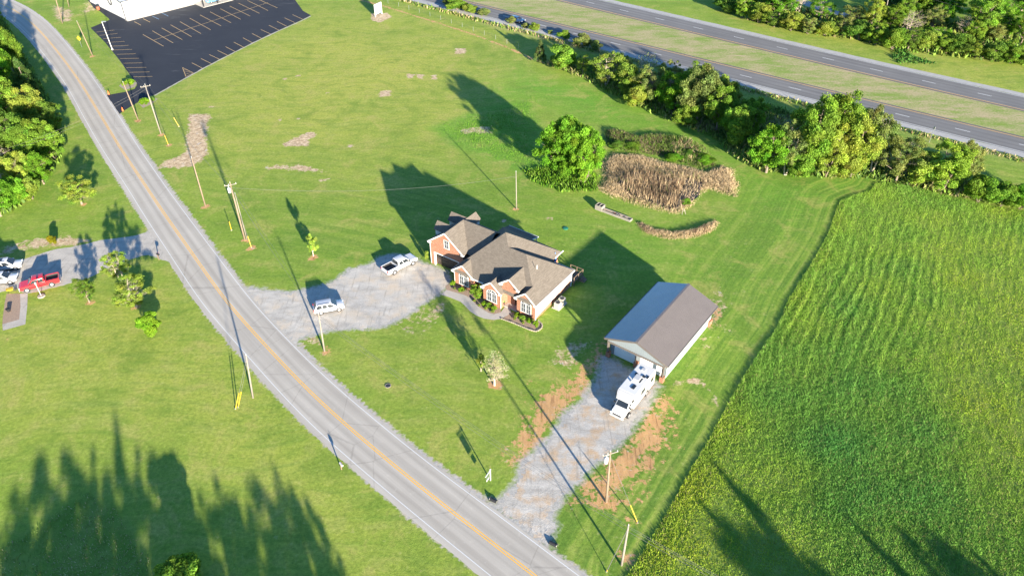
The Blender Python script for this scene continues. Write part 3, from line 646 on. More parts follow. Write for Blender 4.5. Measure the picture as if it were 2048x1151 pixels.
slab(r2, [(-18.38, 6.85, 7.22), (-22.0, 6.84, 4.4), (-22.0, 10.6, 4.4)])
r2.build('roof', M_SHINGLE, HX)
for (base, dirv, nm) in (((-20.2, 4.6), (-1, 0), 1), ((-18.4, 8.4), (0, 1), 2), ((-20.0, 7.9), (-1, 0), 3)):
    dm = MB(); dx, dy = dirv; L_ = 1.5; hwid = 0.85; zt = 6.95; ze = 6.1; ex = 0.2
    def dp(a, s, z): return (base[0]+dx*a-dy*s, base[1]+dy*a+dx*s, z)
    w_ = MB(); w_.add([dp(L_, -hwid, 4.9), dp(L_, hwid, 4.9), dp(L_, hwid, ze), dp(L_, 0, zt-.1), dp(L_, -hwid, ze), dp(-.8, -hwid, 4.9), dp(-.8, hwid, 4.9), dp(-.8, hwid, ze), dp(-.8, 0, zt-.1), dp(-.8, -hwid, ze)],
         [(0,1,2,3,4),(9,8,7,6,5),(1,6,7,2),(0,4,9,5),(2,7,8,3),(3,8,9,4)])
    dw = w_.build('dormer', M_SIDING, HX)
    slab(dm, [dp(L_+ex, -hwid-.2, ze-.15), dp(L_+ex, 0, zt+.05), dp(-1.6, 0, zt+.05), dp(-1.6, -hwid-.2, ze-.15)], .1); slab(dm, [dp(L_+ex, 0, zt+.05), dp(L_+ex, hwid+.2, ze-.15), dp(-1.6, hwid+.2, ze-.15), dp(-1.6, 0, zt+.05)], .1)
    dm.build('dormer_roof', M_SHINGLE, dw)
fa = MB()
for a, b in ((FRc, (0.33, 10.45, E0)), ((0.33, 10.45, E0), (-3.4, 10.45, E0)), ((-3.6, 11.0, zr), (-3.6, 13.35, zr)), ((-11.3, -0.33, E0), (-9.2, -0.33, E0)), (FLc, (-15.35, 2.0, E0)), ((-22.0, 2.0, 4.32), (-22.0, 10.6, 4.32))):
    fa.beam((a[0], a[1], a[2]-.06), (b[0], b[1], b[2]-.06), .10, .19)
fa.split('gutter', M_TRIM, HX)
pr_ = MB(); slab(pr_, [(-15.4, 12.9, 3.35), (-9.5, 12.9, 3.35), (-9.5, 15.2, 2.75), (-15.4, 15.2, 2.75)], .12); prf = pr_.build('porch_roof', M_SHINGLE, HX)
pf = MB(); pf.beam((-15.4, 15.2, 2.68), (-9.5, 15.2, 2.68), .08, .18); pf.beam((-9.5, 12.95, 3.28), (-9.5, 15.2, 2.68), .08, .18)
for u in (-15.2, -12.4, -9.75): pf.box(u-.07, u+.07, 14.9, 15.04, 0, 2.7)
pf.build('porch_frame', M_TRIM, prf)
sd = MB(); sd.add([(0.03, .06, .35), (0.03, 10.05, 1.35), (0.03, 10.05, 2.98), (0.03, .06, 2.98), (-.05, .06, .35), (-.05, 10.05, 1.35), (-.05, 10.05, 2.98), (-.05, .06, 2.98)], [(0,1,2,3),(7,6,5,4),(0,4,5,1),(1,5,6,2),(3,2,6,7),(0,3,7,4)])
sd.build('siding', M_SIDING, HX)
cb = MB(); cb.box(-.02, .07, -.02, .13, 0, 2.98); cb.box(-.02, .07, 10.0, 10.12, 0, 2.98); cb.box(-15.1, -15.02, -.03, .10, 0, 2.98); cb.tube([(-5.66, -.82, 2.9), (-5.66, -.82, .1)], .045, 6); cb.tube([(.06, 9.9, 2.9), (.06, 9.9, .1)], .045, 6); cb.tube([(-21.72, 2.24, 4.3), (-21.72, 2.24, .1)], .045, 6)
cb.split('corner_board', M_TRIM, HX)
window(HX, (-13.25, 0.0, 0.75), 1.7, 1.5, 'v', -1, True); window(HX, (-7.35, -0.75, 0.75), 1.7, 1.5, 'v', -1, True); window(HX, (-1.65, 0.0, 0.75), 1.7, 1.5, 'v', -1, True)
window(HX, (-18.3, 2.3, 4.3), 0.9, 1.4, 'v', -1, False, twin=False); window(HX, (0.03, 2.2, 1.1), 0.5, 1.3, 'u', 1, False, twin=False)
gd = MB(); gd.box(-21.05, -20.9, 2.24, 2.6, 0, 2.45); gd.box(-16.1, -15.95, 2.24, 2.6, 0, 2.45); gd.box(-21.05, -15.95, 2.24, 2.6, 2.45, 2.6); gdo = gd.build('garage_door', M_TRIM, HX)
for r_ in range(4):
    d_ = MB(); d_.box(-20.9, -16.1, 2.75, 2.80, 0.02+r_*.61, 0.6+r_*.61)
    for c_ in range(4): d_.box(-20.75+c_*1.2, -19.75+c_*1.2, 2.72, 2.76, .1+r_*.61, .5+r_*.61)
    d_.build('door_panel', M_DARKDOOR, gdo)
ed = MB(); ed.box(-5.0, -4.0, 1.22, 1.29, 0.15, 2.25); edo = ed.build('front_door', M_DARKDOOR, HX)
q_ = MB(); q_.box(-5.12, -5.0, 1.2, 1.3, .15, 2.35); q_.box(-4.0, -3.88, 1.2, 1.3, .15, 2.35); q_.box(-5.12, -3.88, 1.2, 1.3, 2.25, 2.37); q_.build('door_frame', M_TRIM, edo)
q_ = MB(); q_.box(-4.8, -4.2, 1.205, 1.235, 1.1, 2.1); q_.build('door_pane', M_GLASS, edo)
q_ = MB(); q_.box(-5.65, -3.35, .0, 1.25, 0, .15); q_.build('entry_step', M_CONC, HX)
vp = MB()
for u, v in ((-2.6, 4.2), (-7.2, 6.3), (-9.3, 7.9)): vp.tube([(u, v, fz(min(v, 9.9-v))-.6), (u, v, fz(min(v, 9.9-v))+.12)], .05, 8)
vp.split('vent_pipe', M_TRIM, HX)
# side deck behind the house
dk = thing('wooden_deck', 'small weathered wooden deck with railing at the back corner of the house', 'deck', (3.42, 84.4, 0), R(-35))
for k in range(9): m = MB(); m.box(-1.9+k*.26, -1.66+k*.26, 10.15, 13.0, .70, .74); m.build('plank', M_WOOD, dk)
m = MB()
for u, v in ((-1.85, 12.95), (.4, 12.95), (.4, 10.3), (-.7, 12.95), (.4, 11.6)): m.box(u-.05, u+.05, v-.05, v+.05, 0, 1.7)
m.box(-1.85, .4, 12.92, 12.98, 1.62, 1.7); m.box(.37, .43, 10.3, 12.95, 1.62, 1.7); m.box(-1.85, .4, 12.93, 12.97, 1.0, 1.06); m.box(.38, .42, 10.3, 12.95, 1.0, 1.06); m.split('railing', M_WOOD, dk)
m = MB()
for k in range(3): m.box(.45+k*.28, .73+k*.28, 11.9, 12.9, 0, .55-k*.18)
m.split('step', M_WOOD, dk)
um = thing('patio_umbrella', 'closed blue patio umbrella behind the house', 'umbrella', (*(Vector((3.42, 84.4))+Matrix.Rotation(R(-35), 2)@Vector((-4.0, 11.6))), 0))
m = MB(); m.tube([(0, 0, 0), (0, 0, 3.9)], .035, 8); m.build('pole', M_BLACK, um)
m = MB(); m.tube([(0, 0, 2.3), (0, 0, 2.5), (0, 0, 3.2), (0, 0, 3.95)], [.22, .26, .16, .03], 8); m.build('folded_canopy', simple('blue_fabric', (.10, .22, .50), .8), um)
m = MB(); m.tube([(0, 0, 0), (0, 0, .1)], .28, 10); m.build('base', M_BLACK, um)
def loc_house(u, v): p = Vector((3.42, 84.4))+Matrix.Rotation(R(-35), 2)@Vector((u, v)); return (p.x, p.y, 0)
pad = MB(); pad.box(.45, 1.75, 3.8, 6.2, 0.0, .09)
pd = tag(pad.build('concrete_pad', M_CONC), 'concrete pad under the two air conditioners beside the house', 'pad'); pd.location = (3.42, 84.4, 0); pd.rotation_euler.z = R(-35)
for v, lb in ((4.4, 'beige air conditioner beside the house, the one next to the sunlit lawn'), (5.6, 'beige air conditioner beside the house, the one towards the deck')):
    a = thing('air_conditioner', lb, 'air conditioner', (*loc_house(1.15, v)[:2], .09), R(-35), 'air conditioners beside the house')
    m = MB(); m.box(-.42, .42, -.42, .42, 0, .95); c_ = m.build('cabinet', M_ACUNIT, a)
    m = MB(); m.tube([(0, 0, .951), (0, 0, .975)], .34, 16); m.build('fan_grille', M_BLACK, a)
    m = MB()
    for k in range(7): m.box(-.44, -.415, -.36+k*.11, -.31+k*.11, .1, .85); m.box(-.36+k*.11, -.31+k*.11, -.44, -.415, .1, .85)
    m.split('louvre', M_ACUNIT, c_)
# walk and planting beds in front
def hp_(L): return pxpoly([(880+x/9.309, 560+y/9.309) for x, y in L])
outer = [(20,270),(180,320),(380,400),(470,480),(560,580),(680,660),(820,715),(1000,740),(1130,720),(1250,660),(1330,600)]
inner = [(1250,450),(1190,520),(1130,600),(1000,632),(900,605),(800,545),(700,482),(620,400),(560,330),(440,270),(330,240),(120,180)]
sheet('front_walk', hp_(outer+inner), 0.020, M_CONC, label='curving pale concrete walk leading to the front door')
sheet('planting_bed', hp_([(120,180),(330,240),(440,270),(560,330),(620,400),(700,482),(800,545),(900,605),(1000,632),(1130,600),(1140,520),(1130,480),(800,380),(780,250),(600,180),(550,100),(300,80),(180,60),(100,110)]), 0.016, M_MULCH, label='mulch planting bed between the curved walk and the house')
bed2 = hp_([(1150,722),(1330,605),(1380,600),(1500,690),(1700,780),(1800,735),(1890,820),(1885,890),(1800,948),(1700,932),(1500,852),(1300,772)])
sheet('planting_bed', bed2, 0.016, M_MULCH, label='mulch planting bed with stone edging below the right front gable')
edge_path = resample(catmull(np.array(hp_([(1150,722),(1300,775),(1500,855),(1700,935),(1800,950),(1888,895),(1895,825),(1810,740)])), 8), 0.32)
es = thing('bed_edging', 'row of pale stones edging the front planting bed', 'edging', (*edge_path[0], 0))
em = MB().prism([(-.13, -.08), (.12, -.09), (.14, .07), (-.11, .09)], 0, .13); eo = em.build('stone', M_STONE, es)
for i, p in enumerate(edge_path):
    o = eo if i == 0 else eo.copy()
    if i: C.objects.link(o); o.parent = es
    t = edge_path[min(i+1, len(edge_path)-1)]-edge_path[max(i-1, 0)]
    o.location = (p[0]-edge_path[0][0], p[1]-edge_path[0][1], 0); o.rotation_euler.z = math.atan2(t[1], t[0])+random.uniform(-.2, .2); o.scale = (random.uniform(.85, 1.1), 1, random.uniform(.8, 1.3))
pl = thing('planter_pot', 'tall dark planter pot beside the front entry', 'planter', (*hp_([(1175,470)])[0], 0))
m = MB(); m.tube([(0, 0, 0), (0, 0, .7), (0, 0, .75)], [.2, .3, .32], 10); m.build('pot', M_BLACK, pl)
m = MB(); m.tube([(0, 0, .72), (0, 0, 1.0), (0, 0, 1.15)], [.25, .28, .05], 8); m.build('plant', simple('pot_plant', (.09, .2, .03), .8, 0, .4, 6), pl)

# ------------------------------------------------------------------ the metal barn
BN = thing('metal_barn', 'pale grey metal barn with brown ribbed gable roof and two white overhead doors', 'barn', (*at2(1214.5, 710.6), 0), R(-36.5))
BW, BD, BE, BR = 8.6, 14.9, 3.45, 5.05
w_ = MB(); w_.box(0, .12, .7, BD-.12, 0, BE); w_.box(BW-.12, BW, .7, BD-.12, 0, BE); w_.split('side_wall', M_GREYWALLY, BN)
w_ = MB(); w_.add([(0, BD, 0), (BW, BD, 0), (BW, BD, BE), (BW/2, BD, BR-.05), (0, BD, BE), (0, BD-.12, 0), (BW, BD-.12, 0), (BW, BD-.12, BE), (BW/2, BD-.12, BR-.05), (0, BD-.12, BE)], [(0,1,2,3,4),(9,8,7,6,5),(0,5,6,1),(1,6,7,2),(2,7,8,3),(3,8,9,4),(4,9,5,0)])
w_.build('end_wall', M_GREYWALL, BN); w_ = MB(); w_.box(0, .55, .7, .82, 0, BE); w_.box(BW-.55, BW, .7, .82, 0, BE); w_.box(BW/2-.35, BW/2+.35, .7, .82, 0, BE); w_.box(.5, BW-.5, .705, .815, 2.85, BE)
w_.split('door_jamb', M_GREYWALL, BN)
w_ = MB(); w_.extr([(-.02, -.22, 2.98), (BW+.02, -.22, 2.98), (BW+.02, -.22, BE-.02), (BW/2, -.22, BR-.07), (-.02, -.22, BE-.02)], (0, .12, 0)); w_.build('gable_wall', M_GREYWALL, BN)
w_ = MB(); w_.box(-.06, BW+.06, -.30, .7, 2.72, 2.985); w_.beam((-.5, -.42, BE-.28), (BW/2, -.42, BR-.10), .05, .16); w_.beam((BW/2, -.42, BR-.10), (BW+.5, -.42, BE-.28), .05, .16)
w_.box(-.04, .10, -.26, -.12, 0.9, 2.95); w_.box(BW-.10, BW+.04, -.26, -.12, .9, 2.95); w_.build('trim', M_BRONZE, BN)
k = (BR-BE)/(BW/2); rf_ = MB()
rf_.extr([(-.5, -.42, BE-.5*k+.10), (BW/2, -.42, BR+.10), (BW/2, BD+.35, BR+.10), (-.5, BD+.35, BE-.5*k+.10)], (0, 0, -.08)); rf_.extr([(BW/2, -.42, BR+.10), (BW+.5, -.42, BE-.5*k+.10), (BW+.5, BD+.35, BE-.5*k+.10), (BW/2, BD+.35, BR+.10)], (0, 0, -.08))
bro = rf_.build('roof', M_BROWNROOF, BN)
m = MB(); m.beam((BW/2, -.44, BR+.12), (BW/2, BD+.37, BR+.12), .34, .04); m.build('ridge_cap', M_BROWNROOF, bro)
m = MB(); m.box(-.62, -.5, -.4, BD+.33, BE-.20, BE-.08); m.box(BW+.5, BW+.62, -.4, BD+.33, BE-.20, BE-.08); m.split('gutter', M_BRONZE, bro)
for x0 in (.6, BW/2+.4):
    for r_ in range(5):
        m = MB(); m.box(x0, x0+3.25, .74, .78, .02+r_*.565, .57+r_*.565)
        if r_ == 0: d0 = m.build('overhead_door', M_WHITEDOOR, BN)
        else: m.build('door_panel', M_WHITEDOOR, d0)
m = MB()
for u, v in ((-.12, -.32), (BW-.40, -.32), (BW/2-.28, .1)): m.box(u, u+.55, v, v+.55, 0, .95)
m.split('brick_pier', M_BRICK, BN)
m = MB()
for u in (.08, BW-.2, BW/2-.06): m.box(u, u+.14, -.14, 0, .95, 2.9)
m.split('post', M_BRONZE, BN)
m = MB(); m.box(BW+.002, BW+.25, BD-.9, BD+.1, 0, .95); m.build('brick_pier', M_BRICK, BN)
lm = thing('lumber_pile', 'long weathered boards lying along the sunlit barn wall', 'lumber', (*at2(1345, 728), 0), R(54.5))
for i in range(4): m = MB(); m.box(.2+i*.35, 5.2+i*.4, -.25+i*.13, -.14+i*.13, .0, .12+.05*i); m.build('board', M_WOOD, lm)

# ------------------------------------------------------------------ white hall beside the parking lot
c0 = at(252.5, 40); cr = at(350, 15.6); cl = at(200, 21)
a_r = math.atan2(cr.y-c0.y, cr.x-c0.x)
HL = thing('white_hall', 'long white metal hall with dark corner trim beside the black parking lot', 'hall', (c0.x, c0.y, 0), a_r)
M_HALL = rib_mat('white_ribbed_wall', (0.60, 0.60, 0.61), 0, 0.5, 0.3); M_HALLROOF = rib_mat('grey_ribbed_roof', (0.40, 0.42, 0.44), 0, 0.4, 0.4)
m = MB(); m.box(0, 46, 0, 24, 0, 5.2); m.extr([(0, 0, 5.19), (0, 24, 5.19), (0, 12, 7.4)], (46, 0, 0)); m.build('wall', M_HALL, HL)
m = MB(); slab(m, [(-.4, -.4, 5.2), (46.4, -.4, 5.2), (46.4, 12, 7.55), (-.4, 12, 7.55)]); slab(m, [(-.4, 12, 7.55), (46.4, 12, 7.55), (46.4, 24.4, 5.2), (-.4, 24.4, 5.2)]); m.build('roof', M_HALLROOF, HL)
m = MB(); m.box(-.08, .10, -.08, .10, 0, 5.1); m.beam((-.45, -.45, 5.1), (46.4, -.45, 5.1), .1, .2); m.beam((-.45, -.45, 5.1), (-.45, 12, 7.45), .1, .2); m.beam((-.45, 12, 7.45), (-.45, 24.4, 5.1), .1, .2); m.build('trim', M_BLACK, HL)
m = MB(); m.tube([(-.06, 8+math.cos(t)*1.0, 3.6+math.sin(t)*1.0) for t in np.linspace(0, 2*math.pi, 25)], .17, 6, False); m.build('round_emblem', M_BLACK, HL)
m = MB(); m.box(-.3, 46, -1.5, -.01, 0, .12); m.build('sidewalk', M_CONC, HL)
m = MB(); m.box(20.6, 30.5, -6.4, -1.5, 0, .11); m.build('porch_slab', M_CONC, HL)
m = MB()
for u in (21, 25.6, 30.1): m.box(u-.14, u+.14, -6.1, -5.82, .11, 3.9)
m.split('porch_post', M_BLACK, HL)
m = MB(); slab(m, [(20.4, -6.6, 3.9), (30.7, -6.6, 3.9), (30.7, -.3, 4.9), (20.4, -.3, 4.9)]); m.build('porch_roof', M_HALLROOF, HL)
tb = thing('planter_barrel', 'brown barrel planter at the corner of the white hall', 'planter', (*at2(197, 20), 0))
m = MB(); m.tube([(0, 0, 0), (0, 0, .5), (0, 0, 1.0)], [.42, .52, .45], 12); m.build('barrel', simple('rusty_brown', (.24, .07, .035), .7, 0, .25, 3), tb)
m = MB(); m.tube([(0, 0, 1.0), (0, 0, 1.3), (0, 0, 1.5)], [.44, .5, .1], 9); m.build('soil', M_BLACK, tb)

# ------------------------------------------------------------------ neighbour's house at the left border
nb = at(-78, 690); NB = thing('neighbour_house', 'pale blue-grey sided house wall at the edge of the concrete patio', 'house', (nb.x, nb.y, 0), R(98))
M_NB = rib_mat('blue_grey_siding', (0.40, 0.45, 0.50), 2, 0.55, 0.13)
m = MB(); m.box(0, 14, 0, 9, 0, 2.7); m.extr([(0, 0, 2.69), (0, 9, 2.69), (0, 4.5, 4.9)], (14, 0, 0)); m.build('wall', M_NB, NB)
m = MB(); slab(m, [(-.4, -.35, 2.6), (14.4, -.35, 2.6), (14.4, 4.5, 5.05), (-.4, 4.5, 5.05)]); slab(m, [(-.4, 4.5, 5.05), (14.4, 4.5, 5.05), (14.4, 9.35, 2.6), (-.4, 9.35, 2.6)]); m.build('roof', M_SHINGLE, NB)
m = MB(); m.beam((-.4, -.38, 2.52), (14.4, -.38, 2.52), .08, .18); m.box(-.05, .08, -.05, .08, 0, 2.55); m.build('trim', M_TRIM, NB)
window(NB, (4.0, 0.0, 0.9), 1.0, 1.3, 'v', -1, False, twin=False); window(NB, (9.0, 0.0, 0.9), 1.0, 1.3, 'v', -1, False, twin=False)
s5 = 837/160
sheet('patio_walk', pxpoly([(x/s5, 480+y/s5) for x, y in [(210,560),(290,555),(285,700),(265,880),(30,945),(25,880),(200,830),(215,700)]]), 0.014, M_OLDCON, label='L-shaped concrete walk around a bare bed by the house at the left')
sheet('bare_bed', pxpoly([(x/s5, 480+y/s5) for x, y in [(70,560),(210,560),(215,700),(200,830),(25,880),(30,800),(50,650)]]), 0.010, M_MULCH, label='bare tan bed inside the L-shaped walk')
# ------------------------------------------------------------------ vehicles (local x forward)
M_TYRE = simple('tyre_rubber', (0.02, 0.02, 0.021), 0.85, 0, 0.2, 5); M_RIM = simple('alloy_rim', (0.50, 0.50, 0.51), 0.3, 0.6, 0.1, 5)
M_CARGLASS = simple('tinted_car_glass', (0.02, 0.025, 0.03), 0.05, 0, 0.2, 1, spec=0.9)
M_HEAD = simple('headlight_lens', (0.6, 0.62, 0.64), 0.15, 0, 0.1, 3); M_TAIL = simple('red_tail_lens', (0.35, 0.02, 0.015), 0.25, 0, 0.1, 3)
M_GRILLE = simple('dark_grille', (0.04, 0.04, 0.042), 0.45, 0.2, 0.2, 4)
def paint(name, col): return simple(name, col, 0.28, 0.0, 0.02, 1.0, 0, 0.5, 0.6)
def wheel(root, x, y, r, w_, s):
    m = MB(); m.tube([(x, y, r), (x, y+s*.03, r), (x, y+s*(w_-.03), r), (x, y+s*w_, r)], [r*.86, r, r, r*.86], 20); t = m.build('wheel', M_TYRE, root, True)
    m = MB(); m.disc_y(x, y+s*w_, r, r*.62, s*.012, 16); rim = m.build('rim', M_RIM, t)
def sec(x, hw, z0, z1, belt=None):
    """rounded body section: bottom, widest, shoulder"""
    zm = belt if belt else z0+(z1-z0)*.62
    return [(x, -hw*.86, z0), (x, -hw*.98, z0+.12), (x, -hw, zm), (x, -hw*.965, z1-.05), (x, -hw*.88, z1), (x, hw*.88, z1), (x, hw*.965, z1-.05), (x, hw, zm), (x, hw*.98, z0+.12), (x, hw*.86, z0)]
def cabin(root, pm, xs0, xs1, xr0, xr1, zb, zr, hwb, hwr, split, glass_front=True, name='cabin'):
    """greenhouse: belt from xs0 (rear) to xs1 (front), roof from xr0 to xr1; split = pillar positions along the belt 0..1"""
    b = [(xs0, -hwb, zb), (xs1, -hwb, zb), (xs1, hwb, zb), (xs0, hwb, zb)]; t = [(xr0, -hwr, zr), (xr1, -hwr, zr), (xr1, hwr, zr), (xr0, hwr, zr)]
    bm = bmesh.new(); V = [bm.verts.new(p) for p in b+t]
    for f in ((3,2,1,0),(4,5,6,7),(0,1,5,4),(1,2,6,5),(2,3,7,6),(3,0,4,7)): bm.faces.new([V[i] for i in f])
    bmesh.ops.bevel(bm, geom=[e for e in bm.edges if min(v.co.z for v in e.verts) > zb+.1 or abs(e.verts[0].co.z-e.verts[1].co.z) > .1], offset=.07, segments=2, affect='EDGES', profile=.5)
    bmesh.ops.recalc_face_normals(bm, faces=bm.faces); me_ = bpy.data.meshes.new(name); bm.to_mesh(me_); bm.free(); me_.materials.append(pm)
    me_.polygons.foreach_set('use_smooth', [True]*len(me_.polygons))
    o = bpy.data.objects.new(name, me_); C.objects.link(o); o.parent = root
    B = [Vector(p) for p in b]; T = [Vector(p) for p in t]
    def pane(p00, p10, p11, p01, u0, u1, w0, w1, nm):
        q = [(p00.lerp(p10, u)).lerp(p01.lerp(p11, u), w) for u, w in ((u0, w0), (u1, w0), (u1, w1), (u0, w1))]
        n = (q[1]-q[0]).cross(q[3]-q[0]).normalized(); cc = sum(q, Vector())/4
        if n.dot(cc-Vector(((xs0+xs1)/2, 0, zb))) < 0: n = -n
        m = MB(); m.extr([v+n*.012 for v in q], -n*.03); m.build(nm, M_CARGLASS, o)
    for s in (0, 1):
        p00, p10, p01, p11 = (B[0], B[1], T[0], T[1]) if s == 0 else (B[3], B[2], T[3], T[2])
        e = [0.06]+list(split)+[0.93]
        for i in range(len(e)-1): pane(p00, p10, p11, p01, e[i]+.022, e[i+1]-.022, .10, .82, 'side_window')
    pane(B[1], B[2], T[2], T[1], .07, .93, .06, .90, 'windscreen'); pane(B[0], B[3], T[3], T[0], .08, .92, .12, .86, 'rear_window')
    return o
def lamps(root, xf, xr, hw, zf, zr, s=.18):
    for y in (-1, 1):
        m = MB(); m.box(xf-.10, xf+.012, y*hw*.80-.20, y*hw*.80+.20, zf-.09, zf+.10); m.build('headlight', M_HEAD, root)
        m = MB(); m.box(xr-.012, xr+.10, y*hw*.88-.10, y*hw*.88+.10, zr-.18, zr+.20); m.build('tail_light', M_TAIL, root)
def mirrors(root, pm, x, hw, z):
    for y in (-1, 1): m = MB(); m.box(x-.10, x+.06, y*hw+(-.02 if y > 0 else -.22), y*hw+(.22 if y > 0 else .02), z, z+.18); m.build('mirror', pm, root)
def arches(root, xw, hw, r):
    m = MB()
    for x in xw:
        for s in (-1, 1): m.tube([(x, s*(hw-.16), r*1.02), (x, s*(hw+.004), r*1.02)], r*1.17, 18)
    m.split('wheel_arch', M_BLACK, root)
def place(root, p_front, p_rear, side, wb_frac=None):
    """put the vehicle so that its near-side wheels stand at the two ground points; side=-1 if those are its right wheels"""
    f = Vector(p_front[:2]); r_ = Vector(p_rear[:2]); d = (f-r_).normalized(); mid = (f+r_)/2; left = Vector((-d.y, d.x))
    c_ = mid-left*side*root['halfw']; root.location = (c_.x, c_.y, 0.012); root.rotation_euler.z = math.atan2(d.y, d.x); del root['halfw']
def pickup(label, pm, L=5.85, wb=3.65, W=2.0, crew=0.45):
    t = thing('pickup_truck', label, 'pickup truck'); hw = W/2; xf = wb/2+.95; xr = xf-L; r_ = .40; t['halfw'] = hw-.05
    cab0, cab1 = xf-3.75, xf-1.35            # cab rear wall, base of windscreen
    m = MB(); m.loft([sec(cab0-.02, hw, .42, 1.16), sec(cab1, hw, .40, 1.16), sec(xf-1.2, hw, .40, 1.14), sec(xf-.30, hw*.98, .42, 1.08), sec(xf-.05, hw*.93, .46, 1.0), sec(xf, hw*.86, .52, .90)]); m.build('body', pm, t, False)
    m = MB(); m.box(xr+.06, cab0-.03, -hw*.97, hw*.97, .45, .80); m.box(xr+.06, cab0-.03, -hw*.985, -hw*.86, .55, 1.22); m.box(xr+.06, cab0-.03, hw*.86, hw*.985, .55, 1.22); m.box(cab0-.10, cab0-.03, -hw*.88, hw*.88, .7, 1.2); bed = m.build('cargo_bed', pm, t)
    m = MB(); m.box(xr, xr+.07, -hw*.90, hw*.90, .62, 1.21); m.build('tailgate', pm, t)
    m = MB(); m.box(xr+.075, cab0-.11, -hw*.855, hw*.855, .80, .83); m.box(xr+.075, cab0-.11, -hw*.858, -hw*.84, .8, 1.18); m.box(xr+.075, cab0-.11, hw*.84, hw*.858, .8, 1.18); m.build('bed_liner', M_BLACK, bed)
    cabin(t, pm, cab0, cab1+.05, cab0+.18, cab1-.70, 1.14, 1.86, hw*.93, hw*.76, [crew])
    m = MB(); m.box(xf-.06, xf+.03, -hw*.62, hw*.62, .62, .95); m.build('grille', M_GRILLE, t)
    m = MB(); m.box(xf-.05, xf+.10, -hw*.94, hw*.94, .40, .60); m.build('front_bumper', M_GALV, t); m = MB(); m.box(xr-.12, xr+.02, -hw*.92, hw*.92, .45, .62); m.build('rear_bumper', M_GALV, t)
    lamps(t, xf-.02, xr, hw, .88, .98); mirrors(t, M_BLACK, cab1-.28, hw*.96, 1.18); arches(t, (wb/2, -wb/2), hw, r_)
    for x in (wb/2, -wb/2):
        for s in (-1, 1): wheel(t, x, s*(hw-.24), r_, .26, s)
    return t
def suv(label, pm, L=4.55, wb=2.65, W=1.84, H=1.66, cat='car', name='suv', hood=1.15, rails=True):
    t = thing(name, label, cat); hw = W/2; xf = wb/2+.88; xr = xf-L; r_ = .35; t['halfw'] = hw-.05
    m = MB(); m.loft([sec(xr, hw*.88, .42, .88), sec(xr+.10, hw*.95, .32, 1.02), sec(xr+.6, hw, .28, 1.04), sec(0, hw, .26, 1.02), sec(xf-hood-.2, hw, .27, 1.0), sec(xf-.45, hw*.97, .28, .92), sec(xf-.10, hw*.90, .32, .82), sec(xf, hw*.80, .40, .70)]); m.build('body', pm, t, True)
    c_ = cabin(t, pm, xr+.14, xf-hood+.15, xr+.55, xf-hood-.75, .98, H, hw*.93, hw*.70, [.36, .62])
    if rails:
        m = MB()
        for s in (-1, 1): m.tube([(xr+.7, s*hw*.66, H+.0), (xr+.85, s*hw*.66, H+.06), (xf-hood-1.0, s*hw*.66, H+.06), (xf-hood-.85, s*hw*.66, H)], .022, 6)
        m.split('roof_rail', M_BLACK, c_)
    m = MB(); m.box(xf-.05, xf+.012, -hw*.55, hw*.55, .48, .68); m.build('grille', M_GRILLE, t); m = MB(); m.box(xr+.3, xf-.5, -hw*1.004, hw*1.004, .24, .38); m.build('side_cladding', M_BLACK, t)
    lamps(t, xf-.06, xr+.02, hw*.92, .74, .86); mirrors(t, pm, xf-hood-.25, hw*.97, .98); arches(t, (wb/2, -wb/2), hw*.985, r_)
    for x in (wb/2, -wb/2):
        for s in (-1, 1): wheel(t, x, s*(hw-.22), r_, .235, s)
    return t
W_WHITE = paint('white_car_paint', (.54, .54, .55)); W_RED = paint('red_car_paint', (.55, .018, .024)); W_SILVER = paint('silver_car_paint', (.45, .47, .50)); W_BLUE = paint('dark_blue_car_paint', (.015, .04, .10)); W_LBLUE = paint('light_blue_car_paint', (.10, .26, .46))
s2_ = 16.44; s3_ = 1809/110
tw = pickup('white extended-cab pickup parked on gravel before the garage', W_WHITE); place(tw, at(750+1250/s2_, 490+660/s2_), at(750+660/s2_, 490+960/s2_), -1)
sv = suv('silver compact SUV parked on the gravel driveway behind a power pole', W_SILVER); place(sv, at(600+1290/s2_, 570+865/s2_), at(600+710/s2_, 570+975/s2_), -1)
rd = pickup('red extended-cab pickup parked on the concrete driveway', W_RED, 5.6, 3.45, 1.92); place(rd, at(30+430/s3_, 530+895/s3_), at(30+1240/s3_, 530+700/s3_), 1)
sa = suv('white SUV with dark sunroof parked on grass edge of the concrete drive', W_WHITE, 4.9, 2.85, 1.92, 1.75); place(sa, at(175/s5, 480+315/s5), at(175/s5, 480+315/s5)+Vector((-2.85, -.75, 0)), -1)
m = MB(); m.box(-1.0, -.2, -.45, .45, 1.745, 1.765); m.build('sunroof', M_CARGLASS, sa)
sb = suv('white hatchback-style SUV parked nearest the red pickup', W_WHITE, 4.6, 2.7, 1.85, 1.66); place(sb, at(118/s5, 480+460/s5), at(118/s5, 480+460/s5)+Vector((-2.7, -.55, 0)), -1)
hp0 = resample(HN, 0.5); i0 = int(np.linalg.norm(hp0-np.array(at2(1027, 47)), axis=1).argmin()); dv = Vector(hp0[i0+3]-hp0[i0-3]).normalized()
cb_ = suv('dark blue sedan driving on the highway behind roadside shrubs', W_BLUE, 4.7, 2.8, 1.82, 1.45, 'car', 'sedan', 1.35, False)
nrm = Vector((-dv.y, dv.x)); cpos = Vector(hp0[i0])-nrm*1.85; del cb_['halfw']; cb_.location = (cpos.x, cpos.y, .012); cb_.rotation_euler.z = math.atan2(dv.y, dv.x)
lbp = HL.matrix_world if False else None
px_ = Vector((c0.x, c0.y))+Matrix.Rotation(a_r, 2)@Vector((25.6, -3.9))
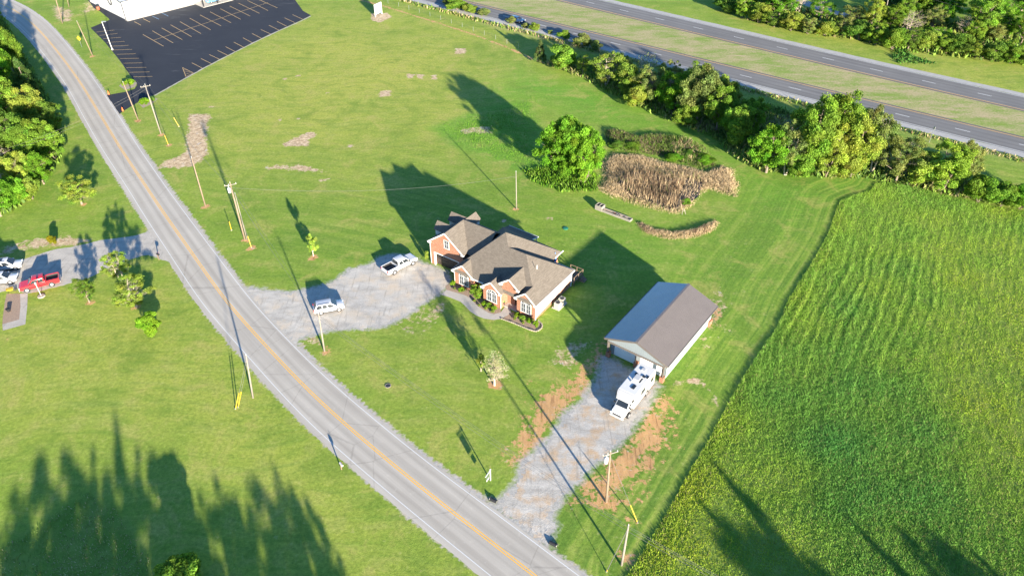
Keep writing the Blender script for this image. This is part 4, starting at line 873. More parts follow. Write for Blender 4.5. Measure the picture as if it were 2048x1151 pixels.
lb = suv('light blue car parked under the porch of the white hall', W_LBLUE, 4.8, 2.8, 1.85, 1.55, 'car', 'hatchback', 1.2, False); del lb['halfw']; lb.location = (px_.x, px_.y, .115); lb.rotation_euler.z = a_r

# motorhome: cab-over-engine camper body on a van chassis
RV = thing('motorhome', 'white cab-over motorhome with roof vents parked before the barn', 'motorhome', (*((Vector((13.28, 65.0))+Vector((17.95, 71.6)))/2), 0.012), math.atan2(65.0-71.6, 13.28-17.95))
RLn, rw = 8.08, 1.19; xf, xr = RLn/2, -RLn/2; W_RV = paint('cream_white_gelcoat', (.48, .475, .46)); M_RVROOF = simple('white_rubber_roof', (.60, .59, .565), .7, 0, .06, 2)
m = MB(); m.box(xr, xf-2.35, -rw, rw, .55, 3.05); m.build('body', W_RV, RV)
n_ = 7; secs = []
for i in range(n_):                                        # rounded nose over the cab
    x = xf-2.36+1.05*i/(n_-1); k_ = (i/(n_-1))**2; secs.append([(x, -rw*(1-.22*k_), 1.95+.25*k_), (x, rw*(1-.22*k_), 1.95+.25*k_), (x, rw*(1-.22*k_), 3.04-.55*k_), (x, rw*.8*(1-.3*k_), 3.05-.45*k_), (x, -rw*.8*(1-.3*k_), 3.05-.45*k_), (x, -rw*(1-.22*k_), 3.04-.55*k_)])
m = MB(); m.loft(secs); m.build('cab_over_bunk', W_RV, RV, False)
m = MB(); m.box(xr+.04, xf-2.3, -rw+.05, rw-.05, 3.05, 3.09); rfo = m.build('roof_skin', M_RVROOF, RV)
m = MB(); m.loft([sec(xf-2.4, .98, .5, 1.35), sec(xf-1.5, .98, .48, 1.30), sec(xf-.35, .94, .48, 1.15), sec(xf-.06, .90, .52, 1.02), sec(xf, .84, .58, .92)]); m.build('cab', W_WHITE, RV)
cabin(RV, W_WHITE, xf-2.6, xf-1.05, xf-2.6, xf-1.75, 1.28, 1.97, .93, .84, [.4], name='cab_top')
m = MB(); m.box(xf-.05, xf+.02, -.6, .6, .66, .92); m.build('grille', M_GRILLE, RV); m = MB(); m.box(xf-.05, xf+.12, -.95, .95, .42, .62); m.build('front_bumper', M_PAINTW, RV)
lamps(RV, xf-.02, xr, .95, .85, 1.1); mirrors(RV, M_BLACK, xf-1.35, 1.02, 1.35)
arches(RV, (xf-1.15, xr+2.1), 1.19, .40)
for x in (xf-1.15, xr+2.1):
    for s in (-1, 1): wheel(RV, x, s*.94, .39, .26, s)
for (x, y, lx, ly, h) in ((xr+1.1, -.1, .5, .5, .12), (xr+2.2, .5, .38, .38, .10), (xr+3.0, .0, 1.0, .75, .30), (xr+4.6, .3, .75, .45, .08), (xr+2.3, -.55, .4, .3, .10), (xr+3.9, -.35, .2, .2, .22), (xr+2.0, .95, .5, .3, .06)):
    m = MB(); m.box(x-lx/2, x+lx/2, y-ly/2, y+ly/2, 3.09, 3.09+h); o_ = m.build('roof_unit' if h > .25 else 'roof_vent', W_RV if h > .11 else M_CARGLASS, rfo)
m = MB(); m.box(xr+2.6, xr+3.5, .2, .62, 3.09, 3.11); m.build('skylight', M_CARGLASS, rfo)
for s in (-1, 1):
    for x0, x1, z0, z1 in ((xr+.5, xr+1.3, 1.6, 2.3), (xr+2.9, xr+4.0, 1.5, 2.3), (xf-2.1, xf-1.6, 2.2, 2.6)):
        m = MB(); m.box(x0, x1, s*rw-.012, s*rw+.012, z0, z1); m.build('side_window', M_CARGLASS, RV)
    m = MB(); m.box(xr+.1, xf-2.4, s*rw-.01, s*rw+.008, .95, 1.12); m.build('side_stripe', simple('tan_stripe', (.30, .22, .15), .5), RV)
m = MB(); m.box(xr+1.75, xr+2.4, -rw-.016, -rw+.01, .65, 2.4); dr_ = m.build('entry_door', W_RV, RV); m = MB(); m.box(xr+1.9, xr+2.25, -rw-.025, -rw-.01, 1.7, 2.2); m.build('door_window', M_CARGLASS, dr_)
m = MB(); m.tube([(xr+.3, -rw-.06, 2.85), (xf-2.6, -rw-.06, 2.85)], .07, 8); m.build('awning_roll', M_PAINTW, RV)
m = MB()
for y in (.5, .8): m.tube([(xr-.05, y, .9), (xr-.05, y, 3.1), (xr+.2, y, 3.15)], .02, 6)
for k in range(7): m.tube([(xr-.05, .5, 1.1+k*.3), (xr-.05, .8, 1.1+k*.3)], .015, 5)
m.build('rear_ladder', M_GALV, RV)
# ------------------------------------------------------------------ poles, wires, signs, small things
M_POLE = simple('weathered_pole_wood', (0.21, 0.155, 0.105), 0.9, 0, 0.22, 1.5, 0.2); M_POLEG = simple('grey_pole_wood', (0.22, 0.195, 0.16), 0.9, 0, 0.2, 1.5, 0.2)
M_WIRE = simple('wire', (0.13, 0.125, 0.12), 0.6, 0.2, 0.1, 1); M_YTUBE = simple('yellow_guy_guard', (0.52, 0.32, 0.02), 0.5, 0, 0.08, 3); M_CERAM = simple('grey_insulator', (0.42, 0.42, 0.42), 0.4, 0, 0.1, 5)
M_GREENLID = simple('green_plastic', (0.02, 0.16, 0.10), 0.5); M_ORANGE = simple('orange_plastic', (0.75, 0.13, 0.02), 0.5)
M_OLDBLOCK = simple('stained_concrete', (.22, .20, .17), .9, 0, .2, 3, .3)
TOPS = {}
def lean_px(base, top, h):
    """horizontal lean of the pole top so that it ends on the given pixel column"""
    b = at(*base); p = at(top[0], top[1], h); return b, p
def pole(key, base, h, label, mat=M_POLE, topx=None, r=0.16, transformer=False, arm=None, name='utility_pole', arms=0, conduit=False):
    b = at(*base); t = thing(name, label, 'pole', (b.x, b.y, 0), 0)
    dx = 0.0
    if topx is not None:      # real poles lean a little
        dep = b.y*cp_-(h-CAMH)*sp_; dx = max(-.9, min(.9, (topx-1024)*dep/FPX-b.x))
    m = MB(); m.tube([(0, 0, -.1), (dx*.5, 0, h*.5), (dx, 0, h)], [r*.88, r*.74, r*.55], 10); m.build('post', mat, t, True)
    if arm:
        a = math.radians(arm); c_, s_a = math.cos(a)*.95, math.sin(a)*.95
        m = MB(); m.beam((dx-c_, -s_a, h-.35), (dx+c_, s_a, h-.35), .09, .11); ca = m.build('crossarm', M_POLEG, t)
        for k in (-.9, -.3, .9): m = MB(); m.tube([(dx+c_*k, s_a*k, h-.29), (dx+c_*k, s_a*k, h-.10)], [.05, .035], 6); m.build('insulator', M_CERAM, ca)
    m = MB(); m.tube([(dx, 0, h), (dx, 0, h+.22)], [.05, .03], 6); m.build('top_insulator', M_CERAM, t)
    if transformer:
        m = MB(); m.tube([(dx-.38, -.1, h-1.75), (dx-.38, -.1, h-1.7), (dx-.38, -.1, h-.9), (dx-.38, -.1, h-.82)], [.2, .25, .25, .15], 12); tr = m.build('transformer', M_PAINTW, t, True)
        m = MB(); m.tube([(dx-.38, -.1, h-.84), (dx-.38, -.1, h-.55)], [.06, .03], 6); m.tube([(dx, 0, h-.5), (dx-.5, -.25, h-.45), (dx-.38, -.1, h-.56)], .02, 4); m.build('bushing', M_CERAM, tr)
    TOPS[key] = Vector((b.x+dx, b.y, h)); return t
pole('A', (1033,418), 7.6, 'slim pale pole standing alone on the lawn behind the house', M_POLEG, 1032, .12)
pole('B', (1212.5,1003), 8.8, 'pale wooden power pole with transformer beside the clay bank', M_POLE, 1221, .17, True, 20)
pole('C', (1243,1129), 7.1, 'wooden power pole with bundled cables at the hay field edge', M_POLEG, 1257, .16)
pole('F', (490,480), 11.1, 'tall power pole with transformer and a slim second pole beside it', M_POLE, 460, .18, True, 25)
pole('F2', (494,479), 9.0, 'slim pale pole standing close against the tall transformer pole', M_POLEG, 470, .10)
pole('H', (649,702), 6.9, 'wooden pole beside the gravel drive in front of the silver SUV', M_POLEG, 637, .15)
pole('E', (506,795), 7.6, 'grey wooden pole with two yellow guyed cables on the far side of the road', M_POLEG, 492, .15)
pole('G', (411,412), 9.8, 'bare brown wooden pole below the bare rocky patch', M_POLE, 383, .16)
pole('D', (322,268), 10.9, 'grey power pole with crossarm beside the parking lot entrance', M_POLEG, 290, .17, False, 30)
pole('D2', (276,239), 8.5, 'wooden pole at the parking lot entrance, the one next to the road', M_POLE, 246, .15)
pole('K', (185,111), 8.7, 'leaning brown wooden pole beside the yellow warning sign', M_POLE, 150, .15)
pole('M', (125,47), 10.0, 'wooden pole with yellow guy guard beyond the yellow warning sign', M_POLE, 105, .16)
pole('M2', (138,14), 8.0, 'slim wooden pole on the grass beside the white hall', M_POLE, 128, .13)
pole('W', (1770,30), 9.0, 'pale wooden pole among the trees beyond the highway', M_POLEG, 1780, .17)
lp = at(225, 100); lt = thing('lamp_pole', 'white lamp pole with a flat head at the edge of the parking lot', 'lamp', (lp.x, lp.y, 0))
m = MB(); m.tube([(0, 0, 0), (-.35, 0, 7.4)], [.11, .08], 10); m.build('post', M_PAINTW, lt); m = MB(); m.box(-.3, .75, -.16, .16, 7.3, 7.45); m.build('lamp_head', M_GALV, lt); m = MB(); m.tube([(0, 0, 0), (0, 0, .35)], .24, 12); m.build('footing', M_CONC, lt)
def wire(a, b, sag=0.5, dz=0.0, off=(0, 0), r=.014, label='thin overhead power wire', cat='wire', group='overhead wires'):
    a = Vector(a)+Vector((off[0], off[1], dz)); b = Vector(b)+Vector((off[0], off[1], dz))
    m = MB(); m.tube([a.lerp(b, t)-Vector((0, 0, sag*4*t*(1-t))) for t in np.linspace(0, 1, 17)], r, 4, False)
    tag(m.build('power_wire', M_WIRE), label, cat, group)
far1 = TOPS['C']+Vector((26, -17, 0)); T = TOPS
for k, (dz, ox) in enumerate(((-.15, 0), (-.55, .1), (-.9, -.1))):
    wire(T['H'], T['C'], .9+.1*k, dz, (ox, 0), .017, 'sagging cable above the front lawn, from drive pole to field pole', group='cables over the front lawn')
    wire(T['C'], far1, .5, dz, (ox, 0), .017, 'cable leaving the field pole across the hay field corner', group='cables over the hay field')
wire(T['F'], T['A'], 1.6, -.9, r=.016, label='thin pale wire from the transformer pole to the lone lawn pole')
wire(T['E'], T['H'], .4, -.1, r=.016, label='wire crossing the road to the pole beside the gravel drive')
for dz, ox in ((-.1, .6), (-.1, -.6), (-.9, 0)):
    wire(T['F'], T['D'], .9, dz, (ox, 0), .013, 'wire along the road from transformer pole to crossarm pole', group='wires along the road')
    wire(T['H'], T['F'], .8, dz, (ox*.5, 0), .013, 'wire along the road from the drive pole to transformer pole', group='wires beside the gravel drive')
for dz, ox in ((-.1, .5), (-.9, 0)):
    wire(T['D'], T['K'], .8, dz, (ox, 0), .013, 'wire passing above the parking lot corner', group='wires over the lot corner'); wire(T['D'], at(-40, 310, 7.0), 1.2, dz, (ox, 0), .013, 'wire crossing the road towards the woodlot', group='wires towards the woodlot')
    wire(T['W']+Vector((0, 0, 0)), at(2080, 40, 7.0), .8, dz, (ox, 0), .017, 'pale wire among the trees beyond the highway', group='wires beyond the highway')
def guy(top, foot, label, guard=2.4, r=.02):
    f = at(*foot); t = thing('guy_wire', label, 'guy wire', (f.x, f.y, 0)); d = Vector(top)-f; u = d.normalized()
    m = MB(); m.tube([(0, 0, 0), d], r, 5, False); m.build('cable', M_WIRE, t); m = MB(); m.tube([u*.1, u*(guard+.1)], .06, 8); m.build('guard', M_YTUBE, t); m = MB(); m.tube([(0, 0, 0), (0, 0, .12)], .10, 8); m.build('anchor', M_GALV, t)
guy(T['B']-Vector((0, 0, .6)), (1275,1044), 'guy wire with yellow guard anchored near the hay field, from the transformer pole')
guy(T['E']-Vector((0, 0, .4)), (471,817), 'guy cable with yellow guard left of road, the outer one of a pair'); guy(T['E']-Vector((0, 0, .9)), (476,814), 'guy cable with yellow guard left of road, the inner one of a pair')
guy(T['F']-Vector((0, 0, 1.2)), (503,495), 'guy wire with yellow guard right beside the tall transformer pole', 2.0); guy(T['D']-Vector((0, 0, .8)), (337,290), 'guy wire with yellow guard below the crossarm pole', 2.0)
guy(T['C']-Vector((0, 0, .5)), (1213,1142), 'guy cable from the field pole down to the road verge', .2, .035)
def marker(foot, h, label, lean=(0, 0)):
    f = at(*foot); t = thing('marker_post', label, 'marker', (f.x, f.y, 0)); m = MB(); m.tube([(0, 0, 0), (lean[0], lean[1], h)], .06, 8); m.build('post', M_YTUBE, t); m = MB(); m.tube([(lean[0], lean[1], h), (lean[0], lean[1], h+.06)], [.06, .02], 8); m.build('cap', M_YTUBE, t); m = MB(); m.tube([(0, 0, 0), (0, 0, .05)], .16, 8); m.build('footing', M_CONC, t)
marker((463,460), 1.7, 'upright yellow marker post left of the tall transformer pole'); marker((358,253), 1.9, 'tilted yellow marker post above the bare rocky patch', (-.7, .3))
# warning sign
b = at(164, 95); ws = thing('warning_sign', 'yellow diamond warning sign on a thin post beside the country road', 'road sign', (b.x, b.y, 0), R(-20))
m = MB(); m.box(-.03, .03, 0, .05, 0, 3.1); m.build('post', M_GALV, ws)
M_SIGNY = simple('yellow_sign_sheet', (.80, .50, .02), .4, 0, .05, 2)
m = MB(); m.extr([(0, -.03, 1.75), (.66, -.03, 2.41), (0, -.03, 3.07), (-.66, -.03, 2.41)], (0, .025, 0)); sp0 = m.build('panel', M_SIGNY, ws)
m = MB(); m.extr([(-.22, -.036, 2.2), (.22, -.036, 2.2), (.22, -.036, 2.62), (-.22, -.036, 2.62)], (0, .004, 0)); m.build('symbol', simple('orange_sign_print', (.72, .26, .06), .5), sp0)
# tall sign in a stone bed
b0, b1 = at(751, 34.5), at(764, 28.5); ad = math.atan2(b1.y-b0.y, b1.x-b0.x); Ls = (b1-b0).length
bs = thing('roadside_sign', 'tall white and blue sign on two legs in a stone bed on the hill', 'sign', (b0.x, b0.y, 0), ad)
m = MB(); m.box(-.1, .1, -.1, .1, 0, 3.5); m.build('leg', M_PAINTW, bs); m = MB(); m.box(Ls-.1, Ls+.1, -.1, .1, 0, 3.5); m.build('leg', M_PAINTW, bs)
m = MB(); m.box(.12, Ls-.12, -.12, .12, 2.1, 3.5); m.build('upper_panel', M_PAINTW, bs); m = MB(); m.box(.12, Ls-.12, -.10, .10, 0.7, 2.08); m.build('lower_panel', simple('pale_blue_panel', (.30, .46, .62), .4), bs)
# for-sale style post
b = at(981, 960); d_ = at(969.6, 963.7, 2.0)-at(980, 948, 2.0); rs = thing('hanging_sign', 'white post with an arm and a hanging panel beside the barn drive', 'sign', (b.x, b.y, 0), math.atan2(d_.y, d_.x))
m = MB(); m.box(-.05, .05, -.05, .05, 0, 2.1); m.build('post', M_PAINTW, rs); m = MB(); m.box(-.15, 1.15, -.045, .045, 1.86, 1.95); m.build('arm', M_PAINTW, rs); m = MB(); m.box(.22, 1.05, -.02, .02, 1.15, 1.80); m.build('panel', simple('dull_green_panel', (.07, .10, .06), .5), rs)
m = MB(); m.box(.3, .32, -.008, .008, 1.78, 1.88); m.box(.95, .97, -.008, .008, 1.78, 1.88); m.split('hanger', M_GALV, rs); m = MB(); m.box(.35, .92, -.015, .015, .78, 1.05); m.build('rider_panel', M_PAINTW, rs)
def mailbox(px, rot, label, boxmat, postmat):
    b = at(*px); t = thing('mailbox', label, 'mailbox', (b.x, b.y, 0), rot); m = MB(); m.box(-.06, .06, -.06, .06, 0, 1.1); m.box(-.05, .05, -.5, .1, 1.0, 1.08); m.build('post', postmat, t)
    m = MB(); pr = [(-.11, 1.08), (.11, 1.08), (.11, 1.24), (.08, 1.31), (0, 1.34), (-.08, 1.31), (-.11, 1.24)]; m.extr([(x, -.55, z) for x, z in pr], (0, .6, 0)); bx_ = m.build('box', boxmat, t); m = MB(); m.box(.112, .125, -.3, -.26, 1.2, 1.5); m.box(.112, .125, -.3, -.14, 1.42, 1.5); m.build('flag', M_TAIL, bx_); return t
mailbox((683,938), R(40), 'white mailbox on a wooden post beside the left edge of the road', M_PAINTW, M_WOOD); mailbox((318,519), R(60), 'black mailbox on a post at the mouth of the concrete drive', M_BLACK, M_WOOD)
b = at(83, 592); l_ = thing('yard_lamp', 'thin white yard lamp post on a stone base beside the red pickup', 'lamp', (b.x, b.y, 0)); m = MB(); m.tube([(0, 0, 0), (0, 0, 2.3)], .045, 8); m.build('post', M_PAINTW, l_); m = MB(); m.tube([(0, 0, 2.3), (0, 0, 2.4), (0, 0, 2.62), (0, 0, 2.7)], [.08, .14, .12, .03], 8); m.build('lantern', M_PAINTW, l_); m = MB(); m.tube([(0, 0, 0), (0, 0, .14)], [.6, .5], 9); m.build('stone_base', M_STONE, l_)
for q, lb_ in (((218,189), 'orange traffic cone at the lot entrance, the one beside the clipped shrubs verge'), ((246,222), 'orange traffic cone at the lot entrance, the one below the grey pole')):
    b = at(*q); t = thing('traffic_cone', lb_, 'traffic cone', (b.x, b.y, .008), .3, 'cones at the lot entrance'); m = MB(); m.tube([(0, 0, .03), (0, 0, .9)], [.20, .05], 10); m.build('cone', M_ORANGE, t); m = MB(); m.box(-.26, .26, -.26, .26, 0, .035); m.build('base', M_BLACK, t)
b = at(776, 771); t = thing('stone_ring', 'small ring of pale stones around an iron lid on the front lawn', 'stone ring', (b.x, b.y, 0)); q0 = None
for k in range(11):
    a = 2*math.pi*k/11; m = MB(); m.box(-.09, .09, -.05, .05, 0, .07); o_ = m.build('stone', M_OLDBLOCK, t); o_.location = (math.cos(a)*.36, math.sin(a)*.36, 0); o_.rotation_euler.z = a+R(90)
m = MB(); m.tube([(0, 0, 0), (0, 0, .06)], .32, 14); m.build('iron_lid', M_GRILLE, t)
b = at(1131, 456.5); t = thing('tank_lid', 'round green plastic tank lid in the lawn behind the house', 'lid', (b.x, b.y, 0)); m = MB(); m.tube([(0, 0, 0), (0, 0, .10), (0, 0, .13)], [.42, .42, .30], 16); m.build('cover', M_GREENLID, t); m = MB(); m.tube([(0, 0, 0), (0, 0, .07)], .5, 16); m.build('rim', M_GREENLID, t)
# concrete blocks by the pond
ang = (at(1262, 437)-at(1196, 412)); ang = math.atan2(ang.y, ang.x)
b = at(1194, 416); t = thing('concrete_block', 'square concrete block with two open cells near the pond', 'block', (b.x, b.y, 0), ang)
m = MB()
for x0, x1, y0, y1 in ((-.1, 1.3, -.6, -.48), (-.1, 1.3, .48, .6), (-.1, .02, -.48, .48), (1.18, 1.3, -.48, .48), (.54, .66, -.48, .48)): m.box(x0, x1, y0, y1, 0, .95)
m.build('shell', M_OLDBLOCK, t); m = MB(); m.box(.02, 1.18, -.48, .48, .0, .25); m.build('cell_floor', M_BLACK, t)
for q, L2, lb_ in (((1203,420), 3.6, 'long low concrete trough beside the two-cell block, rubble inside'), ((1233,431), 3.0, 'long low concrete trough farthest from the two-cell block')):
    b = at(*q); t = thing('concrete_trough', lb_, 'trough', (b.x, b.y, 0), ang); m = MB()
    for x0, x1, y0, y1 in ((0, L2, -.45, -.35), (0, L2, .35, .45), (0, .1, -.35, .35), (L2-.1, L2, -.35, .35)): m.box(x0, x1, y0, y1, 0, .42)
    m.build('shell', M_OLDBLOCK, t); m = MB(); m.box(.1, L2-.1, -.35, .35, 0, .22); fl = m.build('soil_fill', M_MULCH, t)
    for k in range(5): m = MB(); x = random.uniform(.3, L2-.4); y = random.uniform(-.2, .2); m.prism([(x-.15, y-.12), (x+.14, y-.1), (x+.1, y+.13), (x-.12, y+.1)], .2, random.uniform(.3, .5)); m.build('rubble', random.choice([M_OLDBLOCK, M_BRICK, M_STONE]), fl)
for q, rot, lb_ in (((986,1000), R(-30), 'dark culvert pipe end beside the barn drive, the one near the hanging sign'), ((1107,1088), R(150), 'dark culvert pipe end beside the barn drive, the one near the cable pole')):
    b = at(*q); t = thing('culvert_pipe', lb_, 'culvert', (b.x, b.y, 0), rot, 'culvert ends of the barn drive'); m = MB(); n = 12
    m.loft([[(x, math.cos(2*math.pi*k/n)*.22, .06+math.sin(2*math.pi*k/n)*.22) for k in range(n)] for x in (-.4, .2, .5)], False); m.build('pipe', M_BLACK, t); m = MB(); m.tube([(-.4, math.cos(a)*.23, .06+math.sin(a)*.23) for a in np.linspace(0, 2*math.pi, 13)], .05, 5, False); m.build('collar', M_GRILLE, t)
b = at(1364, 429); t = thing('stake_frame', 'small leaning wooden stake frame at the pond edge', 'stakes', (b.x, b.y, 0)); m = MB(); m.beam((0, 0, 0), (.1, .1, 1.3), .07, .07); m.build('stake', M_POLEG, t); m = MB(); m.beam((.7, .1, 0), (.2, .1, 1.2), .07, .07); m.build('stake', M_POLEG, t); m = MB(); m.beam((-.1, .05, .8), (.6, .1, .75), .05, .05); m.build('crossbar', M_POLEG, t)
# highway marker
b = at(1858, 285); t = thing('highway_marker', 'thin steel marker post on the highway verge', 'marker', (b.x, b.y, 0)); m = MB(); m.tube([(0, 0, 0), (0, 0, 3.6)], .05, 6); m.build('post', M_GALV, t); m = MB(); m.box(-.03, .03, -.3, .3, 3.0, 3.6); m.build('plate', M_GALV, t)
# wire fence below the highway
wf_path = resample(np.array(pxpoly([(735,-4),(800,14),(870,36),(940,60),(1000,82),(1060,106)])), 4.5); o0 = wf_path[0]
wf = thing('wire_fence', 'low wire fence on thin steel posts below the highway bank', 'fence', (o0[0], o0[1], 0)); m = MB(); m.tube([(0, 0, 0), (0, 0, 1.25)], .035, 5); p0_ = m.build('post', M_GALV, wf)
for i, p in enumerate(wf_path[1:]): o_ = p0_.copy(); C.objects.link(o_); o_.parent = wf; o_.location = (p[0]-o0[0], p[1]-o0[1], 0)
for z in (.4, .8, 1.15): m = MB(); m.tube([(p[0]-o0[0], p[1]-o0[1], z) for p in wf_path], .008, 3, False); m.build('strand', M_WIRE, wf)
# small garden things at the left house
b = at(18, 622); t = thing('garden_pot', 'dark garden pot on the bare bed by the left house', 'pot', (b.x, b.y, .01)); m = MB(); m.tube([(0, 0, 0), (0, 0, .45), (0, 0, .5)], [.22, .32, .34], 12); m.build('pot', M_BLACK, t); m = MB(); m.tube([(0, 0, .46), (0, 0, .49)], .3, 12); m.build('soil', M_MULCH, t)
b = at(22, 583); t = thing('wheelbarrow', 'yellow wheelbarrow beside the white cars near the bare bed', 'wheelbarrow', (b.x, b.y, .01), R(30)); m = MB(); m.loft([[(-.5, -.32, .6), (.5, -.36, .6), (.5, .36, .6), (-.5, .32, .6)], [(-.3, -.2, .3), (.3, -.22, .3), (.3, .22, .3), (-.3, .2, .3)]]); m.build('tray', M_YTUBE, t)
m = MB(); m.disc_y(.6, -.05, .2, .2, .1, 14); m.build('wheel', M_TYRE, t); m = MB(); m.tube([(.6, .1, .2), (-.9, .3, .6)], .025, 5); m.tube([(.6, -.1, .2), (-.9, -.3, .6)], .025, 5); m.split('handle', M_WOOD, t); m = MB(); m.tube([(-.3, .22, .45), (-.35, .25, 0)], .02, 5); m.tube([(-.3, -.22, .45), (-.35, -.25, 0)], .02, 5); m.split('leg', M_GRILLE, t)
# ------------------------------------------------------------------ vegetation
def leaf_mat():
    w = N('tree_leaf'); oi = w.n('ObjectInfo'); at_ = w.attr('tint')
    c = w.mix(1.0, oi.outputs['Color'], at_.outputs['Color'], 'MULTIPLY')
    d = w.n('BsdfDiffuse'); w.inp(d.inputs[0], c); tr = w.n('BsdfTranslucent'); w.inp(tr.inputs[0], w.mix(0.5, c, w.mix(1.0, c, (1.5, 1.4, .5), 'MULTIPLY')))
    mx = w.n('MixShader'); mx.inputs[0].default_value = 0.5; w.t.links.new(d.outputs[0], mx.inputs[1]); w.t.links.new(tr.outputs[0], mx.inputs[2]); w.t.links.new(mx.outputs[0], w.out.inputs[0]); return w.m
def blade_mat():
    w = N('grass_blade'); at_ = w.attr('tint'); d = w.n('BsdfDiffuse'); w.inp(d.inputs[0], at_.outputs['Color']); tr = w.n('BsdfTranslucent'); w.inp(tr.inputs[0], at_.outputs['Color'])
    mx = w.n('MixShader'); mx.inputs[0].default_value = 0.3; w.t.links.new(d.outputs[0], mx.inputs[1]); w.t.links.new(tr.outputs[0], mx.inputs[2]); w.t.links.new(mx.outputs[0], w.out.inputs[0]); return w.m
M_LEAF = leaf_mat(); M_BLADE = blade_mat(); M_BARK = simple('grey_brown_bark', (.20, .155, .115), .95, 0, .3, 3, .3); M_PALEBARK = simple('pale_bark', (.40, .33, .26), .95, 0, .2, 3, .3)
def raw_mesh(name, co, nper, tint, mat):
    """co: (n*nper,3) corner points of n loose faces"""
    n = len(co)//nper; me_ = bpy.data.meshes.new(name); me_.vertices.add(len(co)); me_.loops.add(len(co)); me_.polygons.add(n)
    me_.vertices.foreach_set('co', co.astype(np.float32).ravel()); me_.loops.foreach_set('vertex_index', np.arange(len(co))); me_.polygons.foreach_set('loop_start', np.arange(0, len(co), nper)); me_.update(calc_edges=True)
    a = me_.color_attributes.new('tint', 'FLOAT_COLOR', 'POINT'); a.data.foreach_set('color', np.c_[np.repeat(tint, nper, 0), np.ones(len(co))].astype(np.float32).ravel()); me_.materials.append(mat); return me_
def unit(v): return v/np.maximum(np.linalg.norm(v, axis=-1, keepdims=True), 1e-9)
def leaves(name, clumps, n, size, seed, up=.35, jit=.75, fill=.25):
    r_ = np.random.default_rng(seed); cl = np.array(clumps, float); wgt = cl[:, 3]**2; k = r_.choice(len(cl), n, p=wgt/wgt.sum())
    d = unit(r_.normal(size=(n, 3))+np.array([0, 0, up])); rad = cl[k, 3]*(1-fill*r_.random(n)**.7); p = cl[k, :3]+d*rad[:, None]*np.array([1, 1, .85])
    nm = unit(d+r_.normal(0, jit, (n, 3))); a = unit(np.cross(nm, r_.normal(size=(n, 3)))); b = np.cross(nm, a)
    s = size*(.55+.9*r_.random(n))[:, None]; q = np.stack([p-a*s*.5, p-b*s*.32, p+a*s*.5, p+b*s*.32], 1).reshape(-1, 3)
    ct = r_.normal(1, .14, (len(cl), 1))*np.array([1, 1, 1])+r_.normal(0, .06, (len(cl), 3)); t = np.clip(ct[k]*(1+r_.normal(0, .22, (n, 1))), .35, 1.9)
    return raw_mesh(name, q, 4, t, M_LEAF)
def woody(name, clumps, h, r0, seed, mat, twigs=0, fork=.25, stems=1):
    rr = random.Random(seed); m = MB(); tops = []
    for s in range(stems):
        ax, ay = (rr.uniform(-.06, .06)*h, rr.uniform(-.06, .06)*h) if stems > 1 else (0, 0); k = .15 if stems == 1 else .45
        pts = [Vector((ax*.3, ay*.3, -.1))]+[Vector((ax*(1+t*2)+rr.uniform(-k, k)*t*.8, ay*(1+t*2)+rr.uniform(-k, k)*t*.8, h*.8*t)) for t in (.15, .35, .55, .75, 1.0)]
        rad = [r0*1.25/stems**.5]+[r0*f/stems**.5 for f in (.95, .8, .6, .4, .15)]; m.tube(pts, rad, 7); tops.append((pts, rad))
    for c in clumps:
        pts, rad = rr.choice(tops); cc = Vector(c[:3]); zt = max(fork*h, min(cc.z-.3*math.hypot(cc.x, cc.y), h*.75)); t = zt/(h*.8); i_ = min(4, max(0, int(t*5)))
        a = pts[i_].lerp(pts[i_+1], .5); mid_ = a.lerp(cc, .5)+Vector((rr.uniform(-.3, .3), rr.uniform(-.3, .3), rr.uniform(-.1, .35))); r1 = max(.02, rad[min(5, i_+1)]*.5)
        m.tube([a, mid_, cc], [r1, r1*.6, r1*.2], 5, False)
        for _ in range(twigs):
            d = Vector((rr.gauss(0, 1), rr.gauss(0, 1), rr.gauss(.4, .8))).normalized()*c[3]*rr.uniform(.6, 1.2); e = a.lerp(cc, rr.uniform(.5, 1.0)); m.tube([e, e+d*.5+Vector((0, 0, .08)), e+d], [r1*.3, r1*.18, r1*.06], 3, False)
    me_ = bpy.data.meshes.new(name); me_.from_pydata([tuple(v) for v in m.v], [], m.f); me_.update(); me_.materials.append(mat); return me_
def ell(n, rx, rz, zc, r0, r1, seed, hollow=.35, bottom=-1.0):
    rr = random.Random(seed); out = []
    while len(out) < n:
        x, y, z = (rr.uniform(-1, 1) for _ in range(3)); d = x*x+y*y+z*z
        if d > 1 or d < hollow*rr.random() or z < bottom: continue
        lump = 1+.22*math.sin(3*math.atan2(y, x)+seed)+.15*rr.uniform(-1, 1); out.append((x*rx*.82*lump, y*rx*.82*lump, zc+z*rz*.85, rr.uniform(r0, r1)))
    return out
VAR = {}
def variant(key, clumps, h, r0, n, size, seed, bark=M_BARK, twigs=0, stems=1, fork=.25, up=.35, fill=.25):
    VAR[key] = (leaves('crown_'+key, clumps, n, size, seed, up, .75, fill), woody('trunk_'+key, clumps, h, r0, seed, bark, twigs, fork, stems))
